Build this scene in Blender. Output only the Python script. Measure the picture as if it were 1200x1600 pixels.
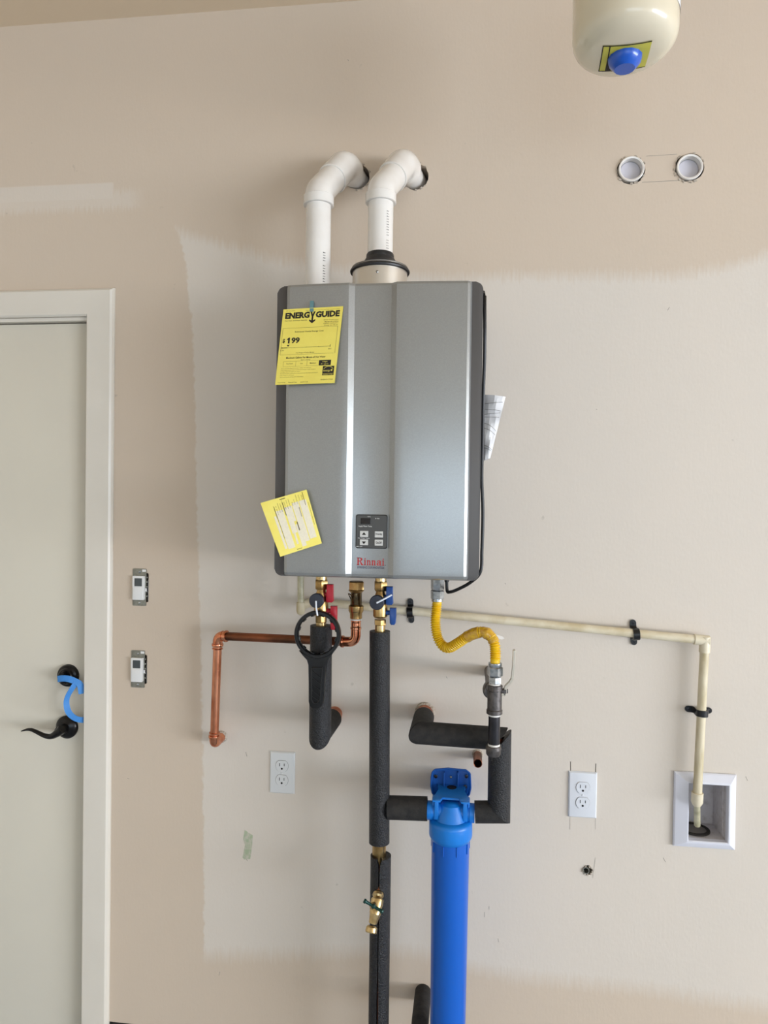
import bpy, bmesh, math, random
from mathutils import Vector, Matrix
random.seed(7)
for o in list(bpy.data.objects): bpy.data.objects.remove(o)
COL = bpy.context.scene.collection
SC = bpy.context.scene

# ------------------------------------------------------------------ camera
F = 1110.0; DIST = 1.87; CAMZ = 1.54
YAW = math.radians(7.0); PITCH = math.radians(0.76); ROLL = math.radians(0.76)
CAM = Vector((0, -DIST, CAMZ))
fwd = Vector((-math.sin(YAW)*math.cos(PITCH), math.cos(YAW)*math.cos(PITCH), -math.sin(PITCH)))
r0 = Vector((math.cos(YAW), math.sin(YAW), 0)); u0 = r0.cross(fwd)
RT = r0*math.cos(ROLL) + u0*math.sin(ROLL); UP = u0*math.cos(ROLL) - r0*math.sin(ROLL)
cd = bpy.data.cameras.new('camera'); cam = bpy.data.objects.new('camera', cd); COL.objects.link(cam)
cd.sensor_fit = 'VERTICAL'; cd.sensor_height = 36; cd.sensor_width = 27; cd.lens = F/1600*36; cd.clip_start = .02
m = Matrix((RT, UP, -fwd)).transposed().to_4x4(); m.translation = CAM
cam.matrix_world = m; SC.camera = cam

# ------------------------------------------------------------------ light and exposure
def srgb(r, g, b):
    f = lambda c: (c/255/12.92) if c/255 <= .04045 else ((c/255+.055)/1.055)**2.4
    return (f(r), f(g), f(b), 1)
SC.view_settings.view_transform = 'Standard'; SC.view_settings.look = 'None'
SC.view_settings.gamma = 1; SC.view_settings.use_curve_mapping = False
SC.view_settings.exposure = 0.0
w = bpy.data.worlds.new('sky'); SC.world = w; w.use_nodes = True
w.node_tree.nodes['Background'].inputs[0].default_value = (.75, .87, 1, 1)
w.node_tree.nodes['Background'].inputs[1].default_value = 1.2
def area(name, loc, target, sx, sy, power, colr):
    l = bpy.data.lights.new(name, 'AREA'); l.shape = 'RECTANGLE'; l.size = sx; l.size_y = sy
    l.energy = power; l.color = colr
    o = bpy.data.objects.new(name, l); COL.objects.link(o); o.location = loc
    o.rotation_euler = (Vector(target)-Vector(loc)).to_track_quat('-Z', 'Y').to_euler()
    return o
# daylight through the open garage door in the right-hand wall, and light thrown up by the driveway
area('daylight_garage_opening', (8.92, -4.9, 1.15), (-.6, -.2, .9), 6.0, 2.1, 700, (.72, .85, 1.0))
area('driveway_bounce', (8.85, -4.9, .35), (-1.2, -.6, 3.2), 5.8, .6, 170, (1.0, .72, .50))
area('front_fill_light', (1.2, -7.96, 1.1), (0.2, 0, .1), 4.2, 1.9, 52, (.72, .86, 1.0))  # added soft fill from behind the camera, no such opening is known

# ------------------------------------------------------------------ helpers
def at(px, py, d=0.0):
    """point of the plane y=-d seen at that place of the photograph (1200x1600)"""
    v = fwd + RT*((px-600)/F) + UP*((800-py)/F)
    t = (DIST - d)/v.y
    return CAM + v*t
def m_(pxl, d): return pxl*(DIST-d)/F

def tag(o, label=None, cat=None, group=None, kind=None):
    if label: o['label'] = label
    if cat: o['category'] = cat
    if group: o['group'] = group
    if kind: o['kind'] = kind
    return o
def thing(name, loc, label, cat, group=None):
    o = bpy.data.objects.new(name, None); COL.objects.link(o); o.location = loc
    o.empty_display_size = .05
    o['org'] = tuple(loc)
    return tag(o, label, cat, group)
def origin(o):
    while o.parent: o = o.parent
    return Vector(o.location) if o.type == 'EMPTY' else Vector((0, 0, 0))

class MB:
    def __init__(s): s.bm = bmesh.new()
    def face(s, vs):
        try: return s.bm.faces.new(vs)
        except ValueError: return None
    def poly3(s, pts): return s.face([s.bm.verts.new(p) for p in pts])
    def box(s, c, sz, bev=0, seg=2, rot=None):
        g = bmesh.ops.create_cube(s.bm, size=1)
        vs = g['verts']; M = Matrix.Diagonal((*sz, 1))
        if rot: M = rot.to_4x4() @ M
        M = Matrix.Translation(c) @ M
        bmesh.ops.transform(s.bm, matrix=M, verts=vs)
        if bev:
            es = list({e for v in vs for e in v.link_edges})
            bmesh.ops.bevel(s.bm, geom=es, offset=bev, segments=seg, affect='EDGES', profile=.5)
        return s
    def prism(s, pts, y0, y1, axis='y', bev=0, seg=2):
        """outline of (a,b) points extruded along an axis"""
        def P(a, b, c):
            return {'y': (a, c, b), 'z': (a, b, c), 'x': (c, a, b)}[axis]
        f = [s.bm.verts.new(P(a, b, y0)) for a, b in pts]; k = [s.bm.verts.new(P(a, b, y1)) for a, b in pts]
        n = len(pts); fs = [s.face(f), s.face(k[::-1])]
        for i in range(n): fs.append(s.face([f[(i+1) % n], f[i], k[i], k[(i+1) % n]]))
        if bev:
            es = [e for e in fs[0].edges] + [e for e in fs[1].edges]
            bmesh.ops.bevel(s.bm, geom=es, offset=bev, segments=seg, affect='EDGES', profile=.5)
        return s
    def ring(s, c, t, ref, r, n, plane=None, flat=False, rz=0):
        x = (ref - t*ref.dot(t)).normalized(); y = t.cross(x); out = []
        for i in range(n):
            a = 2*math.pi*i/n + rz
            p = Vector(c) + x*(math.cos(a)*r) + y*(math.sin(a)*r)
            if plane is not None:
                p = p - t*((p-Vector(c)).dot(plane)/t.dot(plane))
            out.append(s.bm.verts.new(p))
        return out
    def link(s, a, b):
        n = len(a)
        for i in range(n): s.face([a[i], a[(i+1) % n], b[(i+1) % n], b[i]])
    def tube(s, pts, r, n=16, cap=True):
        pts = [Vector(p) for p in pts]; rs = r if isinstance(r, (list, tuple)) else [r]*len(pts)
        ts = []
        for i in range(len(pts)):
            a = pts[max(0, i-1)]; b = pts[min(len(pts)-1, i+1)]
            ts.append((b-a).normalized())
        ref = Vector((0, 0, 1)) if abs(ts[0].z) < .9 else Vector((1, 0, 0))
        prev = None; first = None
        for i, p in enumerate(pts):
            ref = (ref - ts[i]*ref.dot(ts[i])).normalized()
            rg = s.ring(p, ts[i], ref, rs[i], n)
            if prev: s.link(prev, rg)
            else: first = rg
            prev = rg
        if cap: s.face(first[::-1]); s.face(prev)
        return s
    def lathe(s, p, ax, prof, n=24, cap=True, rz=0):
        """profile = (distance along axis, radius)"""
        ax = Vector(ax).normalized(); p = Vector(p)
        ref = Vector((0, 0, 1)) if abs(ax.z) < .9 else Vector((1, 0, 0))
        prev = first = None
        for t, r in prof:
            rg = s.ring(p+ax*t, ax, ref, max(r, 1e-5), n, rz=rz)
            if prev: s.link(prev, rg)
            else: first = rg
            prev = rg
        if cap: s.face(first[::-1]); s.face(prev)
        return s
    def hexnut(s, p, ax, h, r, rz=.3):
        return s.lathe(p, ax, [(0, r*.9), (h*.1, r), (h*.9, r), (h, r*.9)], 6, rz=rz)
    def sleeve(s, p0, p1, ro, ri, n0=None, n1=None, n=28, sub=1):
        p0 = Vector(p0); p1 = Vector(p1); t = (p1-p0).normalized()
        n0 = Vector(n0) if n0 else t; n1 = Vector(n1) if n1 else t
        ref = Vector((0, 0, 1)) if abs(t.z) < .9 else Vector((1, 0, 0))
        o0 = s.ring(p0, t, ref, ro, n, n0); o1 = s.ring(p1, t, ref, ro, n, n1)
        i0 = s.ring(p0, t, ref, ri, n, n0); i1 = s.ring(p1, t, ref, ri, n, n1)
        s.link(o0, o1); s.link(i1, i0); s.link(i0, o0); s.link(o1, i1)
        return s
    def build(s, name, mat, parent=None, smooth=True, angle=32, label=None):
        bm = s.bm
        bmesh.ops.recalc_face_normals(bm, faces=bm.faces[:])
        org = origin(parent) if parent else Vector((0, 0, 0))
        if parent is not None: bmesh.ops.translate(bm, vec=-org, verts=bm.verts[:])
        if smooth:
            for f in bm.faces: f.smooth = True
            for e in bm.edges:
                if len(e.link_faces) != 2 or e.calc_face_angle(9) > math.radians(angle): e.smooth = False
        me = bpy.data.meshes.new(name); bm.to_mesh(me); bm.free()
        if mat: me.materials.append(mat)
        o = bpy.data.objects.new(name, me); COL.objects.link(o)
        if parent is not None: o.parent = parent
        if label: o['label'] = label
        return o
def spline(pts, k=8):
    P = [Vector(p) for p in pts]; P = [P[0]*2-P[1]] + P + [P[-1]*2-P[-2]]; out = []
    for i in range(1, len(P)-2):
        a, b, c, d = P[i-1:i+3]
        for j in range(k):
            t = j/k
            out.append(.5*((2*b)+(-a+c)*t+(2*a-5*b+4*c-d)*t*t+(-a+3*b-3*c+d)*t**3))
    out.append(P[-2]); return out
def bend(pts, rad, k=8):
    """polyline with rounded corners"""
    P = [Vector(p) for p in pts]; out = [P[0]]
    for i in range(1, len(P)-1):
        a = (P[i-1]-P[i]).normalized(); b = (P[i+1]-P[i]).normalized()
        ang = a.angle(b); cut = min(rad/math.tan(ang/2), (P[i-1]-P[i]).length*.98, (P[i+1]-P[i]).length*.98)
        s0 = P[i]+a*cut; s1 = P[i]+b*cut
        for j in range(k+1):
            t = j/k; out.append(s0*(1-t)**2 + P[i]*2*t*(1-t) + s1*t*t)
    out.append(P[-1]); return out
def rrect(x0, z0, x1, z1, r, k=5):
    out = []
    for cx, cz, a0 in ((x1-r, z1-r, 0), (x0+r, z1-r, 90), (x0+r, z0+r, 180), (x1-r, z0+r, 270)):
        for j in range(k+1):
            a = math.radians(a0+90*j/k); out.append((cx+r*math.cos(a), cz+r*math.sin(a)))
    return out

# ------------------------------------------------------------------ materials
def nodes(name):
    mt = bpy.data.materials.new(name); mt.use_nodes = True; nt = mt.node_tree
    return mt, nt, nt.nodes, nt.links, nt.nodes['Principled BSDF']
def setin(b, k, v):
    if k in b.inputs: b.inputs[k].default_value = v
def mat(name, c, rough=.5, metal=0, var=None, vscale=20, vstretch=(1, 1, 1), bump=0, bscale=200, coat=0, detail=4, vpos=(.4, .65), spec=None, trans=0, roughvar=0, bstretch=(1, 1, 1)):
    mt, nt, N, L, b = nodes(name)
    b.inputs['Base Color'].default_value = srgb(*c); b.inputs['Roughness'].default_value = rough
    b.inputs['Metallic'].default_value = metal; setin(b, 'Coat Weight', coat)
    if spec is not None: setin(b, 'Specular IOR Level', spec)
    if trans: setin(b, 'Transmission Weight', trans)
    tc = N.new('ShaderNodeTexCoord')
    if var:
        mp = N.new('ShaderNodeMapping'); mp.inputs['Scale'].default_value = vstretch
        nz = N.new('ShaderNodeTexNoise'); nz.inputs['Scale'].default_value = vscale; nz.inputs['Detail'].default_value = detail
        cr = N.new('ShaderNodeValToRGB'); cr.color_ramp.elements[0].position = vpos[0]; cr.color_ramp.elements[1].position = vpos[1]
        cr.color_ramp.elements[0].color = srgb(*c); cr.color_ramp.elements[1].color = srgb(*var)
        L.new(tc.outputs['Object'], mp.inputs[0]); L.new(mp.outputs[0], nz.inputs[0])
        L.new(nz.outputs[0], cr.inputs[0]); L.new(cr.outputs[0], b.inputs['Base Color'])
        if roughvar:
            mr = N.new('ShaderNodeMapRange'); mr.inputs[3].default_value = rough; mr.inputs[4].default_value = rough+roughvar
            L.new(nz.outputs[0], mr.inputs[0]); L.new(mr.outputs[0], b.inputs['Roughness'])
    if bump:
        mp2 = N.new('ShaderNodeMapping'); mp2.inputs['Scale'].default_value = bstretch
        n2 = N.new('ShaderNodeTexNoise'); n2.inputs['Scale'].default_value = bscale; n2.inputs['Detail'].default_value = 3
        bp = N.new('ShaderNodeBump'); bp.inputs['Strength'].default_value = bump; bp.inputs['Distance'].default_value = .002
        L.new(tc.outputs['Object'], mp2.inputs[0]); L.new(mp2.outputs[0], n2.inputs[0])
        L.new(n2.outputs[0], bp.inputs['Height']); L.new(bp.outputs[0], b.inputs['Normal'])
    return mt
M = {}
M['heater'] = mat('silver_grey_enamel', (158, 160, 159), .28, .55, var=(163, 165, 164), vscale=400)
M['heater_side'] = mat('charcoal_enamel', (88, 86, 85), .42, .2)
M['pvc'] = mat('white_pvc', (232, 228, 221), .18, 0, var=(226, 220, 212), vscale=14, coat=.4)
M['cpvc'] = mat('cream_cpvc', (226, 216, 190), .35, 0, var=(205, 190, 155), vscale=18, vstretch=(1, 1, 1), coat=.1)
M['cpvc_old'] = mat('stained_cpvc', (220, 209, 180), .4, 0, var=(192, 178, 140), vscale=25, vstretch=(2, 2, .4))
M['clear'] = mat('translucent_vinyl', (196, 190, 160), .3, 0, var=(170, 164, 132), vscale=60)
M['brass'] = mat('brass', (188, 158, 106), .24, 1, var=(158, 126, 78), vscale=50, roughvar=.15)
M['brass_pale'] = mat('pale_brass', (214, 190, 140), .3, 1, var=(190, 160, 110), vscale=60)
M['bronze'] = mat('dark_bronze', (104, 88, 64), .25, 1, var=(60, 52, 40), vscale=60)
M['copper'] = mat('copper', (216, 148, 114), .26, 1, var=(170, 100, 70), vscale=26, vstretch=(1, 1, .45), roughvar=.2)
M['copper_dull'] = mat('weathered_copper', (150, 92, 66), .34, 1, var=(88, 60, 44), vscale=22, vstretch=(.4, 1, 1), roughvar=.2)
M['copper_new'] = mat('bright_copper_fitting', (226, 156, 120), .2, 1, var=(190, 112, 80), vscale=45)
M['steel'] = mat('zinc_steel', (190, 194, 196), .25, 1, var=(140, 146, 150), vscale=60)
M['iron'] = mat('grey_cast_iron', (104, 100, 98), .42, .8, var=(84, 80, 78), vscale=90, bump=.2, bscale=300)
M['ironpipe'] = mat('black_iron_pipe', (30, 30, 34), .3, .3, var=(46, 44, 50), vscale=40)
M['alu'] = mat('brushed_aluminium', (214, 208, 198), .33, .85)
M['ptfe'] = mat('white_thread_tape', (232, 230, 224), .6, bump=.4, bscale=400)
def foam_mat():
    mt, nt, N, L, b = nodes('black_pipe_foam')
    tc = N.new('ShaderNodeTexCoord'); v = N.new('ShaderNodeTexVoronoi'); v.inputs['Scale'].default_value = 420
    nz = N.new('ShaderNodeTexNoise'); nz.inputs['Scale'].default_value = 320; nz.inputs['Detail'].default_value = 5
    cr = N.new('ShaderNodeValToRGB'); cr.color_ramp.elements[0].position = .45; cr.color_ramp.elements[1].position = .72
    cr.color_ramp.elements[0].color = srgb(12, 12, 14); cr.color_ramp.elements[1].color = srgb(40, 42, 47)
    bp = N.new('ShaderNodeBump'); bp.inputs['Strength'].default_value = 1.0; bp.inputs['Distance'].default_value = .003
    L.new(tc.outputs['Object'], v.inputs[0]); L.new(tc.outputs['Object'], nz.inputs[0])
    L.new(nz.outputs[0], cr.inputs[0]); L.new(cr.outputs[0], b.inputs['Base Color'])
    L.new(nz.outputs[0], bp.inputs['Height']); L.new(bp.outputs[0], b.inputs['Normal'])
    b.inputs['Roughness'].default_value = .42; setin(b, 'Specular IOR Level', .5)
    return mt
M['foam'] = foam_mat()
M['foam_smooth'] = mat('weathered_pipe_foam', (28, 27, 27), .8, 0, var=(42, 40, 38), vscale=60, bump=.4, bscale=250)
M['foam_in'] = mat('foam_cut_face', (26, 26, 28), .9)
M['black'] = mat('black_plastic', (14, 14, 15), .32, bump=.05)
M['rubber'] = mat('black_rubber', (26, 26, 28), .42, 0, var=(36, 36, 38), vscale=60)
M['navy'] = mat('dark_navy_plastic', (40, 44, 56), .4)
M['red'] = mat('red_handle', (178, 26, 44), .35, coat=.2)
M['blue'] = mat('blue_handle', (22, 70, 140), .35, coat=.2)
M['filter'] = mat('blue_filter_plastic', (0, 90, 190), .32, 0, coat=.1)
M['filter_head'] = mat('light_blue_filter_plastic', (12, 122, 214), .36, 0, var=(10, 116, 205), vscale=30)
M['filter_dark'] = mat('blue_bracket_plastic', (8, 88, 178), .4)
M['yellow'] = mat('yellow_coated_hose', (238, 196, 22), .34, 0, var=(226, 176, 12), vscale=60, coat=.2)
M['yellowtag'] = mat('glossy_yellow_tag', (214, 170, 40), .18, 0, var=(190, 140, 40), vscale=120, coat=.6, bump=.6, bscale=140)
M['tie'] = mat('white_zip_tie', (226, 230, 236), .35)
M['paperY'] = mat('yellow_label_paper', (234, 218, 100), .55, 0, var=(230, 212, 94), vscale=20)
M['paperY2'] = mat('pale_yellow_paper_back', (250, 236, 122), .6, 0, var=(246, 228, 104), vscale=14)
M['paperW'] = mat('white_paper', (238, 238, 238), .6, 0, var=(230, 230, 232), vscale=30)
M['patch'] = mat('bare_paper_patch', (240, 232, 206), .7, 0, var=(234, 226, 204), vscale=200)
M['ink'] = mat('black_ink', (28, 22, 16), .7)
M['ink_soft'] = mat('faded_ink', (104, 92, 50), .7)
M['nick'] = mat('scraped_grey', (146, 138, 128), .8)
M['ink_grey'] = mat('grey_ink', (120, 116, 112), .7)
M['bluetape'] = mat('blue_painters_tape', (62, 134, 206), .6, bump=.2, bscale=300)
M['tealtape'] = mat('clear_teal_tape', (96, 134, 138), .35)
M['panelface'] = mat('dark_grey_control_face', (74, 74, 72), .4)
M['btn'] = mat('light_grey_button', (206, 206, 202), .5)
M['lcd'] = mat('dark_display', (24, 20, 20), .15)
M['white_text'] = mat('white_print', (220, 220, 216), .6)
M['redink'] = mat('red_print', (190, 44, 46), .5)
M['navyink'] = mat('navy_print', (60, 60, 90), .5)
M['tank'] = mat('cream_painted_tank', (226, 216, 190), .2, 0, var=(222, 211, 186), vscale=5, coat=.5, bump=.03, bscale=60)
M['stickerY'] = mat('yellow_tank_sticker', (206, 200, 74), .4)
M['cap_shade'] = mat('recess_shaded_cap', (206, 204, 212), .4)  # grey tone carries the shade inside the recess
M['blue_cap'] = mat('blue_plastic_cap', (8, 84, 190), .28, coat=.3)
M['plate'] = mat('white_nylon_plate', (222, 226, 232), .32, coat=.1)
M['plate_warm'] = mat('white_wall_plate', (220, 222, 222), .35)
M['slot'] = mat('dark_slot', (14, 14, 14), .7)
M['vinyl'] = mat('white_vinyl_box', (226, 228, 238), .38)
M['vinyl_in'] = mat('dusty_vinyl_box_inside', (206, 202, 204), .5, 0, var=(180, 174, 172), vscale=60, vpos=(.5, .75))
M['zinc_plate'] = mat('zinc_mounting_strap', (150, 150, 140), .45, .7, var=(132, 132, 122), vscale=90)
M['switch'] = mat('white_switch_plastic', (232, 232, 230), .35)
M['lcdg'] = mat('grey_lcd', (72, 78, 80), .3)
M['blackmetal'] = mat('oil_rubbed_black_metal', (20, 19, 20), .3, .6, coat=.2)
M['lever'] = mat('grey_painted_lever', (196, 190, 176), .35, .3)
M['green'] = mat('dark_green_metal', (10, 60, 54), .35, .3)
M['doorpaint'] = mat('off_white_door_paint', (214, 208, 192), .45, 0, var=(211, 205, 190), vscale=3, bump=.04, bscale=120)
M['trim'] = mat('off_white_trim_paint', (222, 216, 204), .36, 0, var=(219, 213, 201), vscale=6, bump=.04, bscale=150)
M['ceil'] = mat('ceiling_paint', (226, 206, 178), .9, 0, bump=.15, bscale=150)  # warmed so its bounce tints the upper wall
M['floor'] = mat('concrete_floor', (184, 196, 214), .8, 0, var=(172, 184, 200), vscale=4, bump=.2, bscale=80)  # lightened and blued so its bounce cools the lower wall
M['gap'] = mat('dark_gap', (40, 36, 32), .9)
M['gypsum'] = mat('torn_gypsum', (196, 186, 172), .9, 0, var=(150, 138, 122), vscale=180, bump=.8, bscale=200)
M['cord'] = mat('black_cord', (14, 14, 16), .4)
M['greenish'] = mat('green_paint_smear', (168, 180, 150), .6, 0, var=(196, 192, 176), vscale=90)

def wall_mat():
    mt, nt, N, L, b = nodes('patched_wall_paint')
    geo = N.new('ShaderNodeTexCoord'); sep = N.new('ShaderNodeSeparateXYZ'); L.new(geo.outputs['Object'], sep.inputs[0])
    X, Z = sep.outputs[0], sep.outputs[2]
    def math_(op, a, b2=None, clamp=False):
        n = N.new('ShaderNodeMath'); n.operation = op; n.use_clamp = clamp
        for i, v in enumerate((a, b2)):
            if v is None: continue
            if isinstance(v, (int, float)): n.inputs[i].default_value = v
            else: L.new(v, n.inputs[i])
        return n.outputs[0]
    def noise(scale, stretch=(1, 1, 1), detail=4):
        mp = N.new('ShaderNodeMapping'); mp.inputs['Scale'].default_value = stretch
        n = N.new('ShaderNodeTexNoise'); n.inputs['Scale'].default_value = scale; n.inputs['Detail'].default_value = detail
        L.new(geo.outputs['Object'], mp.inputs[0]); L.new(mp.outputs[0], n.inputs[0]); return n.outputs[0]
    def curve(inp, lo, hi, pts, vlo, vhi):
        """value = piecewise curve of world coordinate"""
        t = math_('DIVIDE', math_('SUBTRACT', inp, lo), hi-lo, True)
        fc = N.new('ShaderNodeFloatCurve'); c = fc.mapping.curves[0]
        pp = sorted(((p-lo)/(hi-lo), (v-vlo)/(vhi-vlo)) for p, v in pts)
        while len(c.points) < len(pp): c.points.new(.5, .5)
        for q, (x, y) in zip(c.points, pp): q.location = (min(max(x, 0), 1), min(max(y, 0), 1)); q.handle_type = 'VECTOR'
        fc.mapping.update(); L.new(t, fc.inputs['Value'])
        return math_('ADD', math_('MULTIPLY', fc.outputs[0], vhi-vlo), vlo)
    def step(v, soft):  # 0 below 0, 1 above soft
        return math_('DIVIDE', v, soft, True)
    bris = noise(60, (2.4, 1, .25), 6); fine = noise(55, (1, 1, 1), 6)
    jag = math_('MULTIPLY', math_('SUBTRACT', bris, .5), .06)
    jagx = math_('MULTIPLY', math_('SUBTRACT', fine, .5), .022)
    # left edge of the lighter area
    le = [at(px, py) for px, py in ((255, 300), (262, 340), (280, 372), (290, 420), (292, 460), (298, 500), (302, 600), (306, 800), (312, 1000), (315, 1200), (317, 1400), (316, 1520))]
    xe = curve(Z, 0, 3, [(p.z, p.x) for p in le], -1.2, -.4)
    te = [at(px, py) for px, py in ((240, 335), (280, 352), (350, 372), (440, 398), (700, 425), (800, 420), (1050, 420), (1130, 408), (1200, 385))]
    zt = curve(X, -1, 1, [(p.x, p.z) for p in te], 1.9, 2.5)
    be = [at(px, py) for px, py in ((300, 1508), (470, 1505), (640, 1500), (740, 1528), (800, 1540), (1000, 1560), (1200, 1590))]
    zb = curve(X, -1, 1, [(p.x, p.z) for p in be], 0, .6)
    fresh = math_('MULTIPLY', step(math_('SUBTRACT', math_('ADD', X, jagx), xe), .006),
            math_('MULTIPLY', step(math_('SUBTRACT', math_('SUBTRACT', zt, Z), jag), .035),
                              step(math_('ADD', math_('SUBTRACT', Z, zb), math_('MULTIPLY', jag, .8)), .05)))
    a, c = at(-60, 288), at(178, 313)
    s1 = math_('MULTIPLY', math_('MULTIPLY', step(math_('SUBTRACT', Z, c.z), .006), step(math_('SUBTRACT', a.z-.012, Z), .004)), step(math_('SUBTRACT', c.x, X), .004))
    a, c = at(-60, 303), at(228, 330)
    s2 = math_('MULTIPLY', math_('MULTIPLY', step(math_('ADD', math_('SUBTRACT', Z, c.z), jag), .02), step(math_('ADD', math_('SUBTRACT', a.z, Z), jag), .02)), step(math_('SUBTRACT', math_('ADD', c.x, jagx), X), .05))
    strip = math_('MAXIMUM', s1, math_('MULTIPLY', s2, .75))
    fresh2 = math_('MAXIMUM', fresh, math_('MULTIPLY', strip, .7))
    mix = N.new('ShaderNodeMix'); mix.data_type = 'RGBA'
    mix.inputs[6].default_value = srgb(*WALL_OLD); mix.inputs[7].default_value = srgb(*WALL_NEW)
    L.new(fresh2, mix.inputs[0])
    # tiny scuffs
    sc = noise(24, (1, 1, .7), 8)
    m2 = N.new('ShaderNodeMix'); m2.data_type = 'RGBA'; m2.inputs[7].default_value = srgb(150, 140, 128)
    L.new(mix.outputs[2], m2.inputs[6])
    L.new(math_('MULTIPLY', step(math_('SUBTRACT', sc, .72), .05), .45), m2.inputs[0])
    big = noise(2.2, (1, 1, 1), 3)
    m3 = N.new('ShaderNodeMix'); m3.data_type = 'RGBA'; m3.blend_type = 'MULTIPLY'; m3.inputs[0].default_value = .5
    cr = N.new('ShaderNodeValToRGB'); cr.color_ramp.elements[0].color = (.93, .94, .95, 1); cr.color_ramp.elements[1].color = (1.0, .99, .98, 1)
    cr.color_ramp.elements[0].position = .3; cr.color_ramp.elements[1].position = .7
    L.new(big, cr.inputs[0]); L.new(m2.outputs[2], m3.inputs[6]); L.new(cr.outputs[0], m3.inputs[7])
    L.new(m3.outputs[2], b.inputs['Base Color'])
    b.inputs['Roughness'].default_value = .62
    setin(b, 'Specular IOR Level', .35)
    h = math_('ADD', math_('MULTIPLY', noise(170, (1, 1, .5), 3), .5), math_('ADD', math_('MULTIPLY', bris, .25), math_('MULTIPLY', noise(14, (1, 1, 1), 3), 1.2)))
    h = math_('ADD', h, math_('MULTIPLY', fresh2, .35))
    bp = N.new('ShaderNodeBump'); bp.inputs['Strength'].default_value = .22; bp.inputs['Distance'].default_value = .0022
    L.new(h, bp.inputs['Height']); L.new(bp.outputs[0], b.inputs['Normal'])
    return mt
WALL_OLD = (210, 194, 175); WALL_NEW = (219, 210, 198)
M['wall'] = wall_mat()
M['wall_plain'] = mat('garage_wall_paint', (222, 214, 200), .8)

# ------------------------------------------------------------------ structure
X0, X1, Y0, ZC = -3.0, 9.0, -8.0, (at(0, 42).z + at(550, 2).z)/2
ZB = at(180, 1597).z                     # the drywall ends just above the concrete curb
def circ(c, r, n=20, j=0, sx=1, sz=1, seed=1):
    rd = random.Random(seed)
    return [(c.x+sx*r*(1+rd.uniform(-j, j))*math.cos(2*math.pi*i/n), c.z+sz*r*(1+rd.uniform(-j, j))*math.sin(2*math.pi*i/n)) for i in range(n)]
cuts = MB(); cutlist = []
DB = (at(1058, 1213).x, at(1143, 1316).x, at(1058, 1213).z, at(1143, 1316).z)   # drain box hole
def cut(pts, depth=.1):
    b = MB(); b.prism(pts, -.02, depth); cutlist.append(b)
H1 = at(558, 276); H2 = at(648.5, 275)
cut(circ(H1, .0335, 26, .05, seed=3)); cut(circ(H2 + Vector((.002, 0, -.002)), .0345, 26, .06, seed=4))
C1 = at(986, 265); C2 = at(1077, 262)
cut(circ(C1 + Vector((0, 0, -.002)), .0345, 24, .045, seed=6)); cut(circ(C2 + Vector((.001, 0, .001)), .0355, 24, .06, seed=9))
cut([(DB[0]+.004, DB[3]+.004), (DB[1]-.004, DB[3]+.004), (DB[1]-.004, DB[2]-.004), (DB[0]+.004, DB[2]-.004)], .12)
SW = [(at(218.5, 917.5), at(232, 917)), (at(216, 1045), at(230, 1045))]
for c, e in SW: cut(rrect(c.x-.0205, c.z-.041, c.x+.0255, c.z+.040, .004), .06)
SMALL = at(918, 1360)
cut(circ(SMALL, .013, 14, .12, seed=12), .06)
DOORX = (at(140, 505).x + at(132.3, 1560).x)/2; DOORZ = at(70, 503.5).z
cut([(-1.95, -.5), (DOORX+.002, -.5), (DOORX+.002, DOORZ+.008), (-1.95, DOORZ+.008)], .3)
b = MB(); b.box(((X0+X1)/2, .1, (ZB+ZC)/2), (X1-X0, .2, ZC-ZB))
wall = b.build('wall_back', M['wall'], smooth=False)
tmp = []
for c in cutlist:
    co = c.build('cutter', None, smooth=False); tmp.append(co)
    md = wall.modifiers.new('b', 'BOOLEAN'); md.operation = 'DIFFERENCE'; md.object = co; md.solver = 'EXACT'
dg = bpy.context.evaluated_depsgraph_get()
me = bpy.data.meshes.new_from_object(wall.evaluated_get(dg)); wall.modifiers.clear(); wall.data = me
me.materials.clear(); me.materials.append(M['wall'])
for co in tmp: bpy.data.objects.remove(co)
tag(wall, kind='structure')
def struct(name, mb, mt, parent=None, **k):
    o = mb.build(name, mt, parent, **k)
    if parent is None: o['kind'] = 'structure'
    return o
struct('floor', MB().box(((X0+X1)/2+.6, Y0/2, -.05), (X1-X0+1.2, -Y0+.8, .1)), M['floor'])
struct('ceiling', MB().box(((X0+X1)/2, Y0/2+.1, ZC+.05), (X1-X0, -Y0+.2, .1)), M['ceil'])
struct('wall_left', MB().box((X0-.05, Y0/2, ZC/2), (.1, -Y0+.4, ZC)), M['wall_plain'])
wf = MB(); wf.box(((X0-.95)/2, Y0-.05, ZC/2), (-.95-X0, .1, ZC)); wf.box(((X1+3.35)/2, Y0-.05, ZC/2), (X1-3.35, .1, ZC)); wf.box((1.2, Y0-.05, (2.15+ZC)/2), (4.3, .1, ZC-2.15))  # gap in this wall is made up for the added front fill
struct('wall_front', wf, M['wall_plain'])
wr = MB()   # right wall with the garage opening
wr.box((X1+.05, -.9, ZC/2), (.1, 1.8, ZC)); wr.box((X1+.05, -4.9, (2.25+ZC)/2), (.1, 6.2, ZC-2.25))
struct('wall_right', wr, M['wall_plain'])
# concrete curb below the wall
struct('trim_1', MB().box(((DOORX+.01+X1)/2, .11, (ZB-.004)/2), (X1-DOORX-.01, .2, ZB-.004)), M['gap'])

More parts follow.
